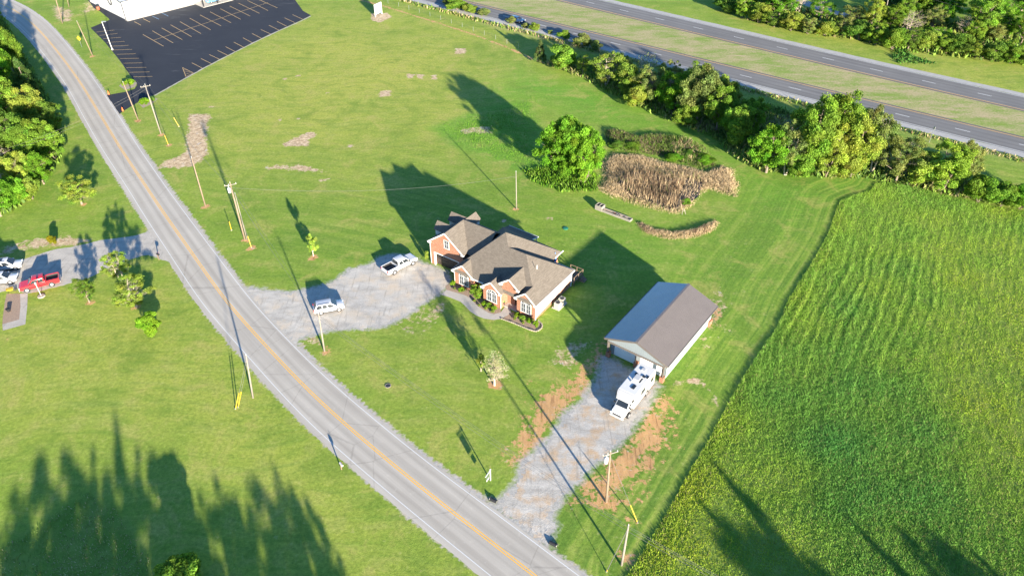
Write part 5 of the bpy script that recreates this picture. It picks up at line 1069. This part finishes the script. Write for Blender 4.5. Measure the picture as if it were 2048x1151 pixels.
# all variants: 10 m tall, 8 m wide
variant('broad', ell(120, 4, 4.4, 5.6, .45, 1.15, 1), 10, .22, 26000, .25, 1, fill=.6); variant('broad2', ell(110, 4, 4.6, 5.4, .45, 1.2, 2), 10, .24, 24000, .25, 2, twigs=2, fill=.6); variant('broad3', ell(100, 4, 4.8, 5.2, .4, 1.15, 3), 10, .2, 21000, .25, 3, twigs=3, stems=3, fill=.6)
variant('full', ell(170, 4, 4.9, 5.0, .4, 1.05, 21, bottom=-.98), 10, .2, 42000, .22, 21, twigs=1, stems=4, fork=.08, fill=.6); variant('full2', ell(160, 4, 4.9, 4.9, .4, 1.05, 22, bottom=-.98), 10, .2, 40000, .22, 22, twigs=2, stems=4, fork=.08, fill=.6)
variant('loose', ell(80, 4, 4.4, 5.6, .4, 1.0, 4), 10, .2, 13000, .22, 4, twigs=6, fill=.7); variant('loose2', ell(74, 4, 4.6, 5.4, .4, 1.0, 5), 10, .2, 11500, .22, 5, M_PALEBARK, 8, 2, fill=.7)
variant('bush', ell(40, 4, 4.8, 5.0, .9, 1.7, 6, bottom=-.95), 10, .15, 14000, .42, 6, stems=3, fork=.1); variant('bush2', ell(34, 4, 4.6, 5.0, 1.0, 1.8, 7), 10, .15, 12000, .44, 7, stems=4, fork=.1)
cz = []
for i in range(70):
    t = random.random()**.8; a = random.uniform(0, 6.28); rr_ = (1-t)**.8*3.4*random.uniform(.55, 1); cz.append((math.cos(a)*rr_, math.sin(a)*rr_, .6+t*8.9, .35+.75*(1-t)))
variant('cedar', cz, 10, .2, 20000, .24, 8, fork=.05); cz2 = [(c[0]*(.9+.3*random.random()), c[1]*(.8+.3*random.random()), c[2], c[3]*.9) for c in cz]; variant('cedar2', cz2, 10, .2, 18000, .24, 9, twigs=1, fork=.05)
variant('bare', ell(70, 4, 4.6, 5.6, .5, 1.1, 10), 10, .2, 500, .30, 10, M_PALEBARK, 16, 2); variant('young', ell(22, 4, 4.0, 6.0, .7, 1.2, 11), 10, .30, 2600, .60, 11, M_PALEBARK, 3)
variant('sapling', ell(60, 4, 4.6, 5.6, .6, 1.1, 12), 10, .28, 1500, .32, 12, M_PALEBARK, 14, 1)
CW = dict(bright='bright green', mid='mid green', dark='dark green', olive='olive green', yellow='yellow-green', lush='lush green', pale='pale', cedar='dark green', lime='lime green', brown='brownish')
GREEN = dict(bright=(0.182, 0.303, 0.040), mid=(0.143, 0.248, 0.040), dark=(0.083, 0.149, 0.038), olive=(0.215, 0.270, 0.078), yellow=(0.259, 0.341, 0.056), lush=(0.154, 0.314, 0.029), pale=(0.319, 0.319, 0.179), cedar=(0.110, 0.160, 0.050), lime=(0.198, 0.330, 0.027), brown=(0.220, 0.187, 0.101))
def solve_h(base, top_y):
    b = at(*base); k = (575.5-top_y)/FPX       # yy = k*depth
    return max(.3, CAMH+(k*b.y*cp_-b.y*sp_)/(cp_+k*sp_))
def plant(name, var, loc, h, wdt, colr, label, cat='tree', group=None, rot=None, parts=('crown', 'trunk')):
    cm, tm = VAR[var]; t = thing(name, label, cat, (loc[0], loc[1], loc[2] if len(loc) > 2 else 0), random.uniform(0, 6.28) if rot is None else rot, group)
    base = GREEN[colr] if isinstance(colr, str) else colr; j = random.uniform(.88, 1.12)
    for nm, me_ in zip(parts, (cm, tm)):
        o = bpy.data.objects.new(nm, me_); C.objects.link(o); o.parent = t; o.scale = (wdt/8.0, wdt/8.0, h/10.0); o.color = (base[0]*j*random.uniform(.92, 1.08), base[1]*j, base[2]*j, 1)
    return t
def plant_px(name, var, base, top_y, wpx, colr, label, cat='tree', group=None, hmax=None):
    b = at(*base); dep = b.y*cp_+(CAMH-3)*sp_; h = solve_h(base, top_y); wdt = wpx*dep/FPX
    if hmax: h = min(h, hmax)
    return plant(name, var, b, h, wdt, colr, label, cat, group)
USED = {}
def uniq(lab, group):
    """trees that nothing but their place tells apart share label and group"""
    return lab, group+': '+lab
def size_word(h): return 'tall' if h > 9.5 else 'low' if h < 4.5 else 'middle-sized'
# single trees and shrubs
plant_px('willow_tree', 'full', (1122,352), 224, 100, 'lush', 'large dense bright green tree at the pond, the one towards the lawn'); plant_px('willow_tree', 'full2', (1165,366), 240, 88, 'lush', 'large dense bright green tree at the pond, the one among the reeds')
plant_px('lawn_tree', 'loose', (164,408), 352, 82, 'yellow', 'pale yellow-green spreading tree standing on the lawn below the woodlot'); plant_px('shrub', 'bush2', (108,488), 470, 17, (.26, .25, .02), 'small yellow shrub beside the concrete drive', 'shrub')
plant_px('lawn_tree', 'loose', (179,604), 552, 52, 'mid', 'small dark-leaved tree between red pickup and the paired lawn trees'); plant_px('lawn_tree', 'loose2', (243,560), 498, 66, 'yellow', 'light leafy tree touching the edge of the concrete drive'); plant_px('lawn_tree', 'loose2', (273,614), 553, 88, 'yellow', 'light spreading tree with pale trunk below the concrete drive')
plant_px('shrub', 'bush', (305,668), 626, 46, 'lime', 'dense round bright shrub on the lawn left of the road', 'shrub'); plant_px('young_tree', 'young', (627,512), 466, 26, 'yellow', 'slender young tree on the lawn above the silver SUV'); plant_px('young_tree', 'sapling', (989,770), 702, 60, 'pale', 'pale twiggy tree in a mulch ring on the front lawn'); plant_px('young_tree', 'young', (962,742), 708, 24, 'yellow', 'small leafy sapling right beside the pale twiggy tree')
plant_px('shrub', 'bush', (372,1172), 1120, 95, 'bright', 'bright leafy shrub rising at the edge of the shaded weeds', 'shrub', hmax=4.6)
# woodlot on the left
grp = 'trees of the woodlot beside the country road'; LW = [(2,112,20,66,'cedar'),(28,150,52,70,'broad'),(12,190,75,80,'broad2'),(62,196,112,66,'cedar2'),(20,262,140,96,'broad'),(72,262,170,84,'broad3'),(104,268,196,70,'broad2'),(30,318,212,96,'broad2'),(78,330,235,88,'broad'),(112,318,240,58,'broad3'),(8,372,268,84,'bare'),(52,378,300,72,'broad3'),(88,368,300,56,'broad2'),(2,432,345,76,'broad'),(36,408,350,56,'bush'),(-30,250,150,90,'broad'),(-40,350,240,90,'broad2'),(-30,170,60,90,'broad'),(66,398,355,40,'bush2'),(-36,80,0,80,'broad3')]
for x, y, ty, wpx, v_ in LW:
    lab = {'cedar': 'dark conical evergreen in the roadside woodlot', 'cedar2': 'dark conical evergreen in the roadside woodlot', 'bare': 'bare grey tree among the green trees of the woodlot', 'bush': 'low leafy bush at the edge of the woodlot', 'bush2': 'low leafy bush at the edge of the woodlot'}.get(v_, 'leafy green tree in the dense roadside woodlot')
    col_ = {'cedar': 'dark', 'cedar2': 'dark', 'bare': 'olive'}.get(v_, random.choice(['bright', 'lush', 'mid', 'yellow'])); sect = 'by the road bend' if y < 160 else 'facing the parking lot' if y < 240 else 'under the crossing wires' if y < 322 else 'above the yellow-green lawn tree'; row_ = 'at the outer edge' if x > 50 else 'deep inside'
    lab, g_ = uniq({'cedar': 'dark conical evergreen', 'cedar2': 'dark conical evergreen', 'bare': 'bare grey tree', 'bush': 'low leafy bush', 'bush2': 'low leafy bush'}.get(v_, size_word(solve_h((x, y), ty))+' '+CW[col_]+' tree')+' '+row_+' of the woodlot '+sect, grp)
    plant_px('wood_tree', v_, (x, y), ty, wpx, col_, lab, 'bush' if 'bush' in v_ else 'tree', g_)
# shrubs along the highway
for i, (x, y, ty, wpx) in enumerate([(913,20,-3,46),(941,26,8,30),(966,32,16,26),(1022,46,33,22),(1050,56,46,16),(1067,62,46,24),(1128,78,61,28),(1165,94,67,38),(1192,102,80,24),(895,10,-5,20),(1100,68,60,12)]):
    plant_px('roadside_shrub', random.choice(['bush', 'bush2']), (x, y), ty, wpx, random.choice(['olive', 'yellow', 'bright']), 'small round shrub on the bank beside the highway', 'shrub', 'shrubs along the highway bank')
plant_px('cedar_tree', 'cedar', (1080,124), 77, 32, 'cedar', 'single dark conical evergreen at the end of the eroded clay line')
grp = 'leafy trees of the highway hedgerow'
HR = [(1126,140,86,58,'bush'),(1165,150,108,34,'loose'),(1212,172,98,84,'loose2'),(1258,190,124,74,'broad2'),(1300,206,128,76,'loose'),(1345,224,142,80,'broad3'),(1392,244,128,92,'broad'),(1432,262,166,74,'broad2'),(1240,160,105,60,'loose'),(1290,170,100,64,'bare'),(1338,188,118,66,'loose2'),(1390,206,122,70,'broad'),(1440,226,150,80,'broad2'),(1468,290,205,66,'bush'),(1500,268,190,60,'broad3'),(1420,190,140,44,'bare'),(1270,212,170,50,'bush2'),(1372,252,200,56,'bush'),
      (1532,345,250,88,'broad'),(1570,350,234,76,'loose2'),(1612,346,178,104,'broad2'),(1660,330,178,98,'broad'),(1650,352,240,90,'broad3'),(1700,352,226,92,'broad2'),(1742,345,216,86,'loose2'),(1726,312,208,64,'broad'),(1790,366,262,88,'loose'),(1836,372,298,70,'bush'),(1880,384,282,96,'broad3'),(1918,372,276,70,'loose'),(1956,404,350,62,'bush2'),(2000,412,366,60,'bush'),(2038,418,372,56,'bush2'),(1590,352,300,70,'bush'),(1690,356,300,60,'bush2'),(1560,300,222,70,'bare'),(2080,415,350,70,'broad'),(1770,330,262,40,'bare')]
for x, y, ty, wpx, v_ in HR:
    kind = 'bare twiggy tree standing in the highway hedgerow' if v_ == 'bare' else 'low dense bush in the highway hedgerow' if 'bush' in v_ else 'thinly leaved olive tree in the highway hedgerow' if 'loose' in v_ else 'full leafy green tree in the highway hedgerow'
    col_ = 'olive' if v_ == 'bare' else random.choice(['olive', 'olive', 'bright', 'yellow']) if 'loose' in v_ else random.choice(['bright', 'lush', 'bright', 'yellow', 'olive'])
    sect = 'near the lone conical evergreen' if x < 1236 else 'above the two big pond trees' if x < 1330 else 'above the pond brush' if x < 1480 else 'at the bay of lawn beside the pond' if x < 1600 else 'at the tip of mown grass' if x < 1740 else 'by the upper corner of the hay field' if x < 1860 else 'along the top of the hay field'
    yl = np.interp(x, [1080, 1240, 1345, 1432, 1500, 1740, 2048], [126, 186, 226, 264, 330, 350, 418]); row_ = 'on the highway side' if y < yl-12 else 'on the lawn side'
    k_ = 'bare twiggy tree' if v_ == 'bare' else 'dense bush' if 'bush' in v_ else 'thin-leaved tree' if 'loose' in v_ else 'full tree'
    lab, g_ = uniq(size_word(solve_h((x, y), ty))+' '+('' if v_ == 'bare' else CW[col_]+' ')+k_+' '+row_+' '+sect, 'hedgerow')
    lab = lab.replace(' on the lawn side', ' lawn-side').replace(' on the highway side', ' highway-side')
    plant_px('hedgerow_tree', v_, (x, y), ty, wpx, col_, lab, 'bush' if 'bush' in v_ else 'tree', g_)
# wood beyond the highway
fr_ = [(1452,22),(1484,36),(1516,46),(1548,54),(1582,62),(1616,68),(1650,72),(1684,74),(1716,80),(1750,90),(1784,100),(1815,100),(1850,98),(1884,104),(1918,110),(1950,116),(1984,122),(2018,126),(2050,130)]
for i, (x, y) in enumerate(fr_):
    v_ = ['bush', 'broad3', 'bush2', 'loose'][i % 4]; b = at(x, y); col_ = random.choice(['mid', 'bright', 'olive', 'yellow']); hh = random.uniform(3.5, 6.5); lab, g_ = uniq(size_word(hh)+' '+CW[col_]+(' bush' if 'bush' in v_ else ' tree')+' edging the wood beyond the highway '+('before the lane bend' if x < 1640 else 'near the dark bank grass' if x < 1860 else 'past the dark bank grass'), 'far wood edge')
    plant('far_tree', v_, b, hh, random.uniform(5.5, 8.5), col_, lab, 'bush' if 'bush' in v_ else 'tree', g_)
for i in range(38):
    x = random.uniform(1440, 2130); lim = np.interp(x, [1440, 1500, 1600, 1700, 1800, 2048], [8, 25, 40, 40, 70, 100]); y = random.uniform(-75, lim)
    if 1640 < x < 1770 and y > -8: continue
    v_ = random.choice(['broad', 'broad2', 'broad3', 'loose', 'loose2', 'bare', 'broad', 'cedar2']); b = at(x, y); col_ = {'bare': 'olive', 'cedar2': 'dark'}.get(v_, random.choice(['bright', 'bright', 'olive', 'lush', 'yellow'])); hh = random.uniform(6.5, 11.5)
    lab, g_ = uniq({'bare': 'bare grey tree', 'cedar2': 'dark evergreen'}.get(v_, size_word(hh)+' '+CW[col_]+(' thin-leaved tree' if 'loose' in v_ else ' full tree'))+' inside the wood beyond the highway '+('before the lane bend' if x < 1650 else 'around the pale pole' if x < 1850 else 'beyond the pale pole'), 'far wood')
    plant('far_tree', v_, b, hh, random.uniform(7, 11), col_, lab, 'tree', g_)
for i, (x, y) in enumerate([(1500,10),(1545,22),(1590,30),(1640,40),(1800,52),(1830,30),(1860,62),(1890,40),(1925,70),(1950,30),(1985,80),(2010,50),(2040,92),(2060,30),(1815,76),(1870,88),(1940,96),(1740,58),(1700,50)]):
    v_ = ['loose', 'broad3', 'bare', 'loose2', 'broad', 'loose'][i % 6]; col_ = 'olive' if v_ == 'bare' else ['bright', 'yellow', 'olive', 'lush'][i % 4]; hh = 5.0+(i*7 % 5)*1.1
    lab, g_ = uniq(('bare grey tree' if v_ == 'bare' else size_word(hh)+' '+CW[col_]+(' thin-leaved tree' if 'loose' in v_ else ' full tree'))+' beside the woodland lane '+('before its bend' if x < 1650 else 'below the pale pole' if x < 1850 else 'beyond the pale pole'), 'lane trees')
    plant('far_tree', v_, at(x, y), hh, 6.0+(i*5 % 4)*.8, col_, lab, 'tree', g_)
# bushes growing in the pond brush
for (x, y), h_, w_p, c_, lb_ in [((1120,455),1.3,3.2,'mid','low dark bush in the pond brush next to the big tree'),((1235,470),1.5,3.0,'bright','low green bush in the pond brush, between tan stems'),((1510,540),1.4,3.4,'lush','low lush bush in the brush above the reeds'),((1620,520),1.5,3.0,'mid','low mid-green bush in the brush towards the hedgerow'),((1730,560),1.6,3.6,'lush','low lush bush at the end of the brush towards the hedgerow'),((1600,845),1.3,1.6,'bright','small bright bush at the reed edge beside the stake frame')]:
    plant('pond_bush', 'bush2', at(900+x/3.385, 160+y/3.385), h_, w_p, c_, lb_, 'bush')
# clipped shrubs at the lot entrance and planting in front of the house
for (x, y, wpx), lb_ in zip([(250,171,10),(263,170,14),(289,210,15),(305,203,10)], ['clipped round shrub at the lot entrance, small one on the verge side','clipped round shrub at the lot entrance, large one on the verge side','clipped round shrub at the lot entrance, large one below the crossarm pole','clipped round shrub at the lot entrance, small one below the crossarm pole']):
    b = at(x, y); plant('round_shrub', 'bush', b, 1.5*wpx/13, 1.9*wpx/13, 'lime', lb_, 'shrub')
sheet('shrub_bed', pxpoly([(238,172),(250,180),(270,174),(274,166),(262,160),(246,164)]), 0.011, M_STONE, label='pale stone bed around the clipped shrubs on the verge side'); sheet('shrub_bed', pxpoly([(278,208),(286,216),(304,208),(316,198),(304,194),(288,202)]), 0.011, M_STONE, label='pale stone bed around the clipped shrubs below the crossarm pole')
for (x, y), h_, w_p, c_, v_ in [((245,90),.9,1.0,'lime','bush'),((400,215),.8,.95,'lime','bush2'),((690,330),2.6,2.4,'bright','broad3'),((815,470),.8,.85,'lime','bush'),((915,510),.9,.95,'bright','bush2'),((1000,550),.8,.9,'lime','bush'),((1430,680),.8,.9,'lime','bush2'),((1530,745),1.0,1.0,'bright','bush'),((1650,790),.8,.85,'lime','bush2'),((1785,870),1.3,.9,'lime','bush'),((640,395),.4,.5,'yellow','bush2'),((730,480),.4,.5,'yellow','bush'),((850,540),.4,.5,'yellow','bush2'),((975,595),.4,.6,'yellow','bush'),((1390,730),.4,.5,'yellow','bush2'),((1550,805),.4,.5,'yellow','bush'),((480,200),.5,.5,'brown','bush2'),((270,170),.4,.5,'olive','bush')]:
    p = hp_([(x, y)])[0]; big_ = h_ > 2; sm = h_ < .6
    plant('foundation_shrub', v_, (p[0], p[1], .01), h_, w_p, c_, 'tall loose green shrub beside the middle front gable' if big_ else 'tiny yellowish plant in the front planting bed' if sm else 'round clipped green shrub in the front planting bed', 'shrub', None if big_ else 'tiny bed plants' if sm else 'round foundation shrubs', parts=('foliage', 'stem'))
plant_px('shrub', 'bush', (854,520), 500, 9, 'yellow', 'small yellowish shrub at the corner of the garage', 'shrub'); p = loc_house(-16.5, 13.5); plant('shrub', 'cedar', p, 2.2, 1.3, 'dark', 'dark pointed shrub behind the house in its shadow', 'shrub')
# trees out of view casting shadows into it; some added to fill shade gaps
dirxy = Vector((math.cos(R(SUN_AZ)), math.sin(R(SUN_AZ))))
for (x, y), h_, w_p, v_ in [((232,848),13,5.0,'cedar'),((120,884),10.5,10,'loose'),((170,900),10,8,'loose2'),((282,900),10,7,'loose2'),((330,930),9.5,8,'loose'),((415,955),9,8,'loose2'),((480,950),9.5,8,'loose'),((540,940),9.5,6,'loose2'),((602,985),8.5,5,'loose'),((560,1010),8,6,'loose'),((60,960),9,8,'loose'),((225,960),8,6,'loose2'),((150,1010),8,6,'loose'),((360,1000),8,6,'loose2'),((460,1030),8,6,'loose'),
                          ((1436,936),11,6.0,'cedar'),((1408,1012),9.5,6,'cedar2'),((1480,1040),9,7,'broad2'),((1450,1060),9,8,'broad'),((1698,1038),10.5,5.0,'cedar2'),((1800,1060),9,6,'broad3'),((1850,1072),9,8,'broad2'),((1950,1110),8,6,'cedar'),((1560,1100),9,8,'broad')]:
    tip = at(x, y); b = tip-Vector((dirxy.x, dirxy.y, 0))*(h_*.93/math.tan(SUN_EL)); kind = 'pointed evergreen' if 'cedar' in v_ else 'leafy tree'
    plant('shade_tree', v_, b, h_, w_p, 'mid', kind+(' behind the hay field casting its long shadow across it' if x > 1000 else ' at the foot of the left lawn casting its long shadow'), 'tree', kind+'s shading the '+('hay field' if x > 1000 else 'left lawn'))

# ------------------------------------------------------------------ grasses that nobody could count
def blades(name, P, hgt, wid, tint, lean, label, cat, seed=3, z0=0.0, tri=False):
    r_ = np.random.default_rng(seed); n = len(P); a = r_.uniform(0, 2*np.pi, n); dx = np.stack([np.cos(a), np.sin(a), 0*a], 1)*wid[:, None]/2
    base = np.c_[P, np.full(n, z0)]; ln = r_.normal(0, lean, (n, 2))*hgt[:, None]; tip = base+np.c_[ln, hgt]
    mid_ = base+np.c_[ln*.35, hgt*.55]
    co = np.stack([base-dx*.7, base+dx*.7, mid_+dx, tip, mid_-dx], 1).reshape(-1, 3)
    if tri: co = np.stack([base-dx, base+dx, tip], 1).reshape(-1, 3)
    me_ = raw_mesh(name, co, 3 if tri else 5, np.clip(tint, .01, 1), M_BLADE); o = bpy.data.objects.new(name, me_); C.objects.link(o); tag(o, label, cat, None, 'stuff'); return o
def scatter(poly, dens, seed):
    r_ = np.random.default_rng(seed); Pn = np.array(poly); lo, hi = Pn.min(0), Pn.max(0); n = int(dens*np.prod(hi-lo)); Q = lo+r_.random((n, 2))*(hi-lo); return Q[inside(poly, Q[:, 0], Q[:, 1])]
def vnoise(P, s, seed):
    """cheap smooth noise from a few sines"""
    r_ = np.random.default_rng(seed); v = 0
    for k in range(6): a = r_.uniform(0, 6.28); f = s*r_.uniform(.5, 1.8); v = v+np.sin((P[:, 0]*math.cos(a)+P[:, 1]*math.sin(a))*f+r_.uniform(0, 6.28))
    return v/6
hay_poly = list(map(tuple, FEDGE[1:]))+[at2(2120,440), at2(2150,1180), at2(1230,1185)]
Q = scatter(hay_poly, 150, 5); keep = np.random.default_rng(1).random(len(Q)) < np.clip(95/np.hypot(Q[:, 0], Q[:, 1])**1.0, .35, 1); Q = Q[keep]
fd_ = np.array(at2(1760, 540))-np.array(at2(1700, 720)); fd_ /= np.linalg.norm(fd_); rc = Q[:, 0]*fd_[1]-Q[:, 1]*fd_[0]+1.6*vnoise(Q, .10, 2)+.5*vnoise(Q, .45, 41); row = (np.sin(rc*5.0)+.7*np.sin(rc*3.1+1)+.4*np.sin(rc*8.7+2))/1.7*np.clip(.45+1.6*vnoise(Q, .09, 31), .05, 1.1); n1 = vnoise(Q, .16, 3)+.6*vnoise(Q, .5, 33); n2 = .6*vnoise(Q, 1.1, 4)+.8*vnoise(Q, 3.2, 35)+.7*vnoise(Q, 7.0, 36); ed = dist_line(FEDGE, Q[:, 0], Q[:, 1])
hgt = (.17+.07*n2+.055*row*np.clip(ed/8, 0, 1)+.18*np.clip(1-ed/4, 0, 1)+.14*np.clip(n1, -.4, 1))*rng.uniform(.7, 1.25, len(Q)); hgt = np.clip(hgt, .04, .7)
tn = np.stack([.225-.075*n1+.07*row, .365-.01*n1+.045*row, .056+.022*n1+.015*row], 1)*(1.10+.24*n2[:, None]+.24*row[:, None])*rng.uniform(.88, 1.14, (len(Q), 1))  # row and clump terms also put shade between streaks into the blade tint
dry = (rng.random(len(Q)) < .04+.10*np.clip(-n1, 0, 1)+.16*np.clip((ed-12)/40, 0, 1)*(row > -.1)); tn[dry] = np.array([.38, .34, .14])*rng.uniform(.7, 1.2, (dry.sum(), 1)); tn *= 1-.12*np.clip(n1, -.8, .8)[:, None]
blades('hay_field_grass', Q, hgt, rng.uniform(.04, .10, len(Q)), tn, .34, 'tall unmown green hay grass filling the field beside the barn', 'grass', 6, tri=True)
def patch(name, pl, dens, h0, h1, w0, w1, cols, label, lean=.25, seed=1, cat='grass', hmod=None, feather=0.8, hole=None):
    Q = scatter(pl, dens, seed)
    if hole is not None: Q = Q[~inside(hole, Q[:, 0], Q[:, 1]) | (np.random.default_rng(9).random(len(Q)) < .12)]
    r_ = np.random.default_rng(seed); Q = Q[r_.random(len(Q)) < np.clip(dist_line(pl, Q[:, 0], Q[:, 1], True)/feather+.35*vnoise(Q, 1.2, seed+50), 0.04, 1)]; n = len(Q); nz = vnoise(Q, .5, seed)
    h_ = r_.uniform(h0, h1, n)*(1+.3*nz); 
    if hmod is not None: h_ *= hmod(Q)
    cidx = np.clip(((nz+1)/2*len(cols)+r_.normal(0, .8, n)).astype(int), 0, len(cols)-1); tn = np.array(cols)[cidx]*r_.uniform(.65, 1.3, (n, 1)); return blades(name, Q, h_, r_.uniform(w0, w1, n), tn, lean, label, cat, seed)
s6 = 3.385
def c6(L): return pxpoly([(900+x/s6, 160+y/s6) for x, y in L])
TAN, TAN2, BRN, GRN, DGR = (.62, .48, .30), (.50, .38, .23), (.27, .19, .12), (.18, .29, .05), (.10, .17, .045)
def rim(pl, wd): return lambda Q: np.clip(dist_line(pl, Q[:, 0], Q[:, 1], True)/wd, .35, 1)
pond = c6([(1015,560),(1090,490),(1290,500),(1420,540),(1560,570),(1720,610),(1830,570),(1930,600),(1975,720),(1960,800),(1880,790),(1770,760),(1715,770),(1660,850),(1590,905),(1500,915),(1330,880),(1180,830),(1060,790),(985,740),(1030,660)])
reeds = c6([(1120,700),(1200,620),(1330,610),(1480,660),(1640,660),(1715,690),(1680,790),(1580,860),(1480,880),(1340,830),(1200,780)])
sheet('pond_water', reeds, 0.02, simple('dark_pond_water', (.025, .022, .014), .12, 0, .3, 1.5), label='dark still pond water showing between the brown reeds')
patch('dry_pond_grass', pond, 90, .3, .9, .03, .075, [(.24, .32, .08), TAN2, TAN, TAN, TAN2, TAN], 'tan dry grass thatch around the pond', .45, 11, 'dry grass', rim(pond, 2.0), 1.6, reeds)
reeds = c6([(1120,700),(1200,620),(1330,610),(1480,660),(1640,660),(1715,690),(1680,790),(1580,860),(1480,880),(1340,830),(1200,780)])
patch('cattail_reeds', reeds, 20, 1.0, 2.0, .035, .08, [DGR, BRN, BRN, TAN2, BRN, TAN, GRN], 'brown cattail reeds with dark gaps in the middle of the pond', .14, 12, 'reeds', None, 1.5, c6([(1600,680),(1705,700),(1670,790),(1580,850),(1540,800)]))
brush = c6([(1035,340),(1120,330),(1200,350),(1260,380),(1340,365),(1460,370),(1600,390),(1730,450),(1800,540),(1810,590),(1720,610),(1560,570),(1400,520),(1290,500),(1100,480),(1040,430)])
patch('pond_brush', brush, 60, .4, 1.4, .04, .10, [TAN2, (.24, .18, .12), GRN, (.2, .16, .10), GRN, DGR, TAN2], 'tangled tan and green brush above the pond', .4, 13, 'brush', rim(brush, 2.0))
arc = c6([(1250,965),(1300,960),(1380,1000),(1500,1020),(1640,1005),(1730,960),(1800,940),(1830,970),(1810,1020),(1730,1060),(1600,1085),(1480,1085),(1370,1065),(1290,1020)])
patch('dry_grass_berm', arc, 110, .3, .8, .03, .07, [TAN2, TAN, (.34, .22, .14)], 'curved strip of tan dry grass below the pond', .35, 14, 'dry grass', rim(arc, 1.2))
patch('lush_grass', pxpoly([(862,252),(905,238),(1000,208),(1075,185),(1110,340),(1100,372),(1060,352),(1000,325),(930,300),(890,275)]), 24, .05, .20, .05, .10, [(.15, .31, .03), (.18, .34, .04), (.14, .29, .03)], 'taller lush grass beside the big green tree', .35, 15, feather=5.0)
patch('tree_foot_weeds', pxpoly([(1040,340),(1110,330),(1200,350),(1195,385),(1120,385),(1060,365)]), 22, .3, .8, .1, .25, [GRN, (.12, .24, .02), (.07, .17, .02)], 'green weeds at the foot of the pond trees', .35, 16, 'weeds')
patch('shaded_weeds', pxpoly([(-40,1118),(0,1094),(45,1064),(180,978),(236,1012),(262,1060),(300,1112),(330,1190),(-60,1200)]), 30, .08, .28, .04, .09, [(.2, .3, .06), (.26, .33, .1), (.46, .42, .22), (.22, .32, .07)], 'rough shaded weeds at the foot of the left lawn', .4, 17, 'weeds')
hb = [p for p in HN if -60 < p[0] < 175]; hb = np.array(hb)[::4]; nb_ = normals2(hb)
verge = [tuple(p) for p in hb-nb_*(HNW/2+3.0)]+[tuple(p) for p in (hb-nb_*(HNW/2+5.5))[::-1]]
patch('verge_grass', verge, 6, .3, .9, .15, .35, [TAN, (.24, .22, .08), GRN, TAN2], 'dry tan verge grass along the highway shoulder', .35, 18)
hedge_floor = pxpoly([(1085,128),(1170,160),(1240,200),(1330,240),(1420,275),(1470,320),(1520,345),(1600,356),(1740,360),(1880,390),(2048,420),(2060,395),(1900,350),(1760,310),(1740,300),(1560,215),(1400,180),(1240,130),(1130,112)])
patch('hedge_undergrowth', hedge_floor, 9, .3, 1.3, .18, .4, [DGR, GRN, (.26, .31, .08), (.32, .28, .14)], 'tangled undergrowth beneath the hedgerow trees', .4, 19, 'undergrowth')
floor2 = pxpoly([(0,20),(40,90),(75,150),(110,215),(130,260),(132,310),(112,345),(70,395),(20,430),(-80,450),(-80,0)])
patch('wood_undergrowth', floor2, 4, .4, 1.4, .25, .6, [DGR, GRN, (.14, .20, .03)], 'dense green undergrowth of the roadside woodlot', .4, 20, 'undergrowth')
floor3 = pxpoly([(1440,16),(1500,44),(1620,70),(1720,82),(1790,102),(2060,134),(2200,150),(2200,60),(1800,40),(1760,20),(1700,38),(1600,20),(1500,-10)])
patch('far_undergrowth', floor3, 2.2, .4, 1.6, .3, .8, [DGR, GRN, (.16, .20, .04), (.24, .20, .10)], 'tangled undergrowth of the wood beyond the highway', .4, 21, 'undergrowth')
patch('bank_grass', pxpoly([(1795,88),(1830,112),(1880,130),(1790,128),(1780,110)]), 5, .3, .8, .2, .5, [(.07, .17, .03), (.05, .13, .03)], 'darker lush grass patch on the bank beyond the highway', .3, 22)
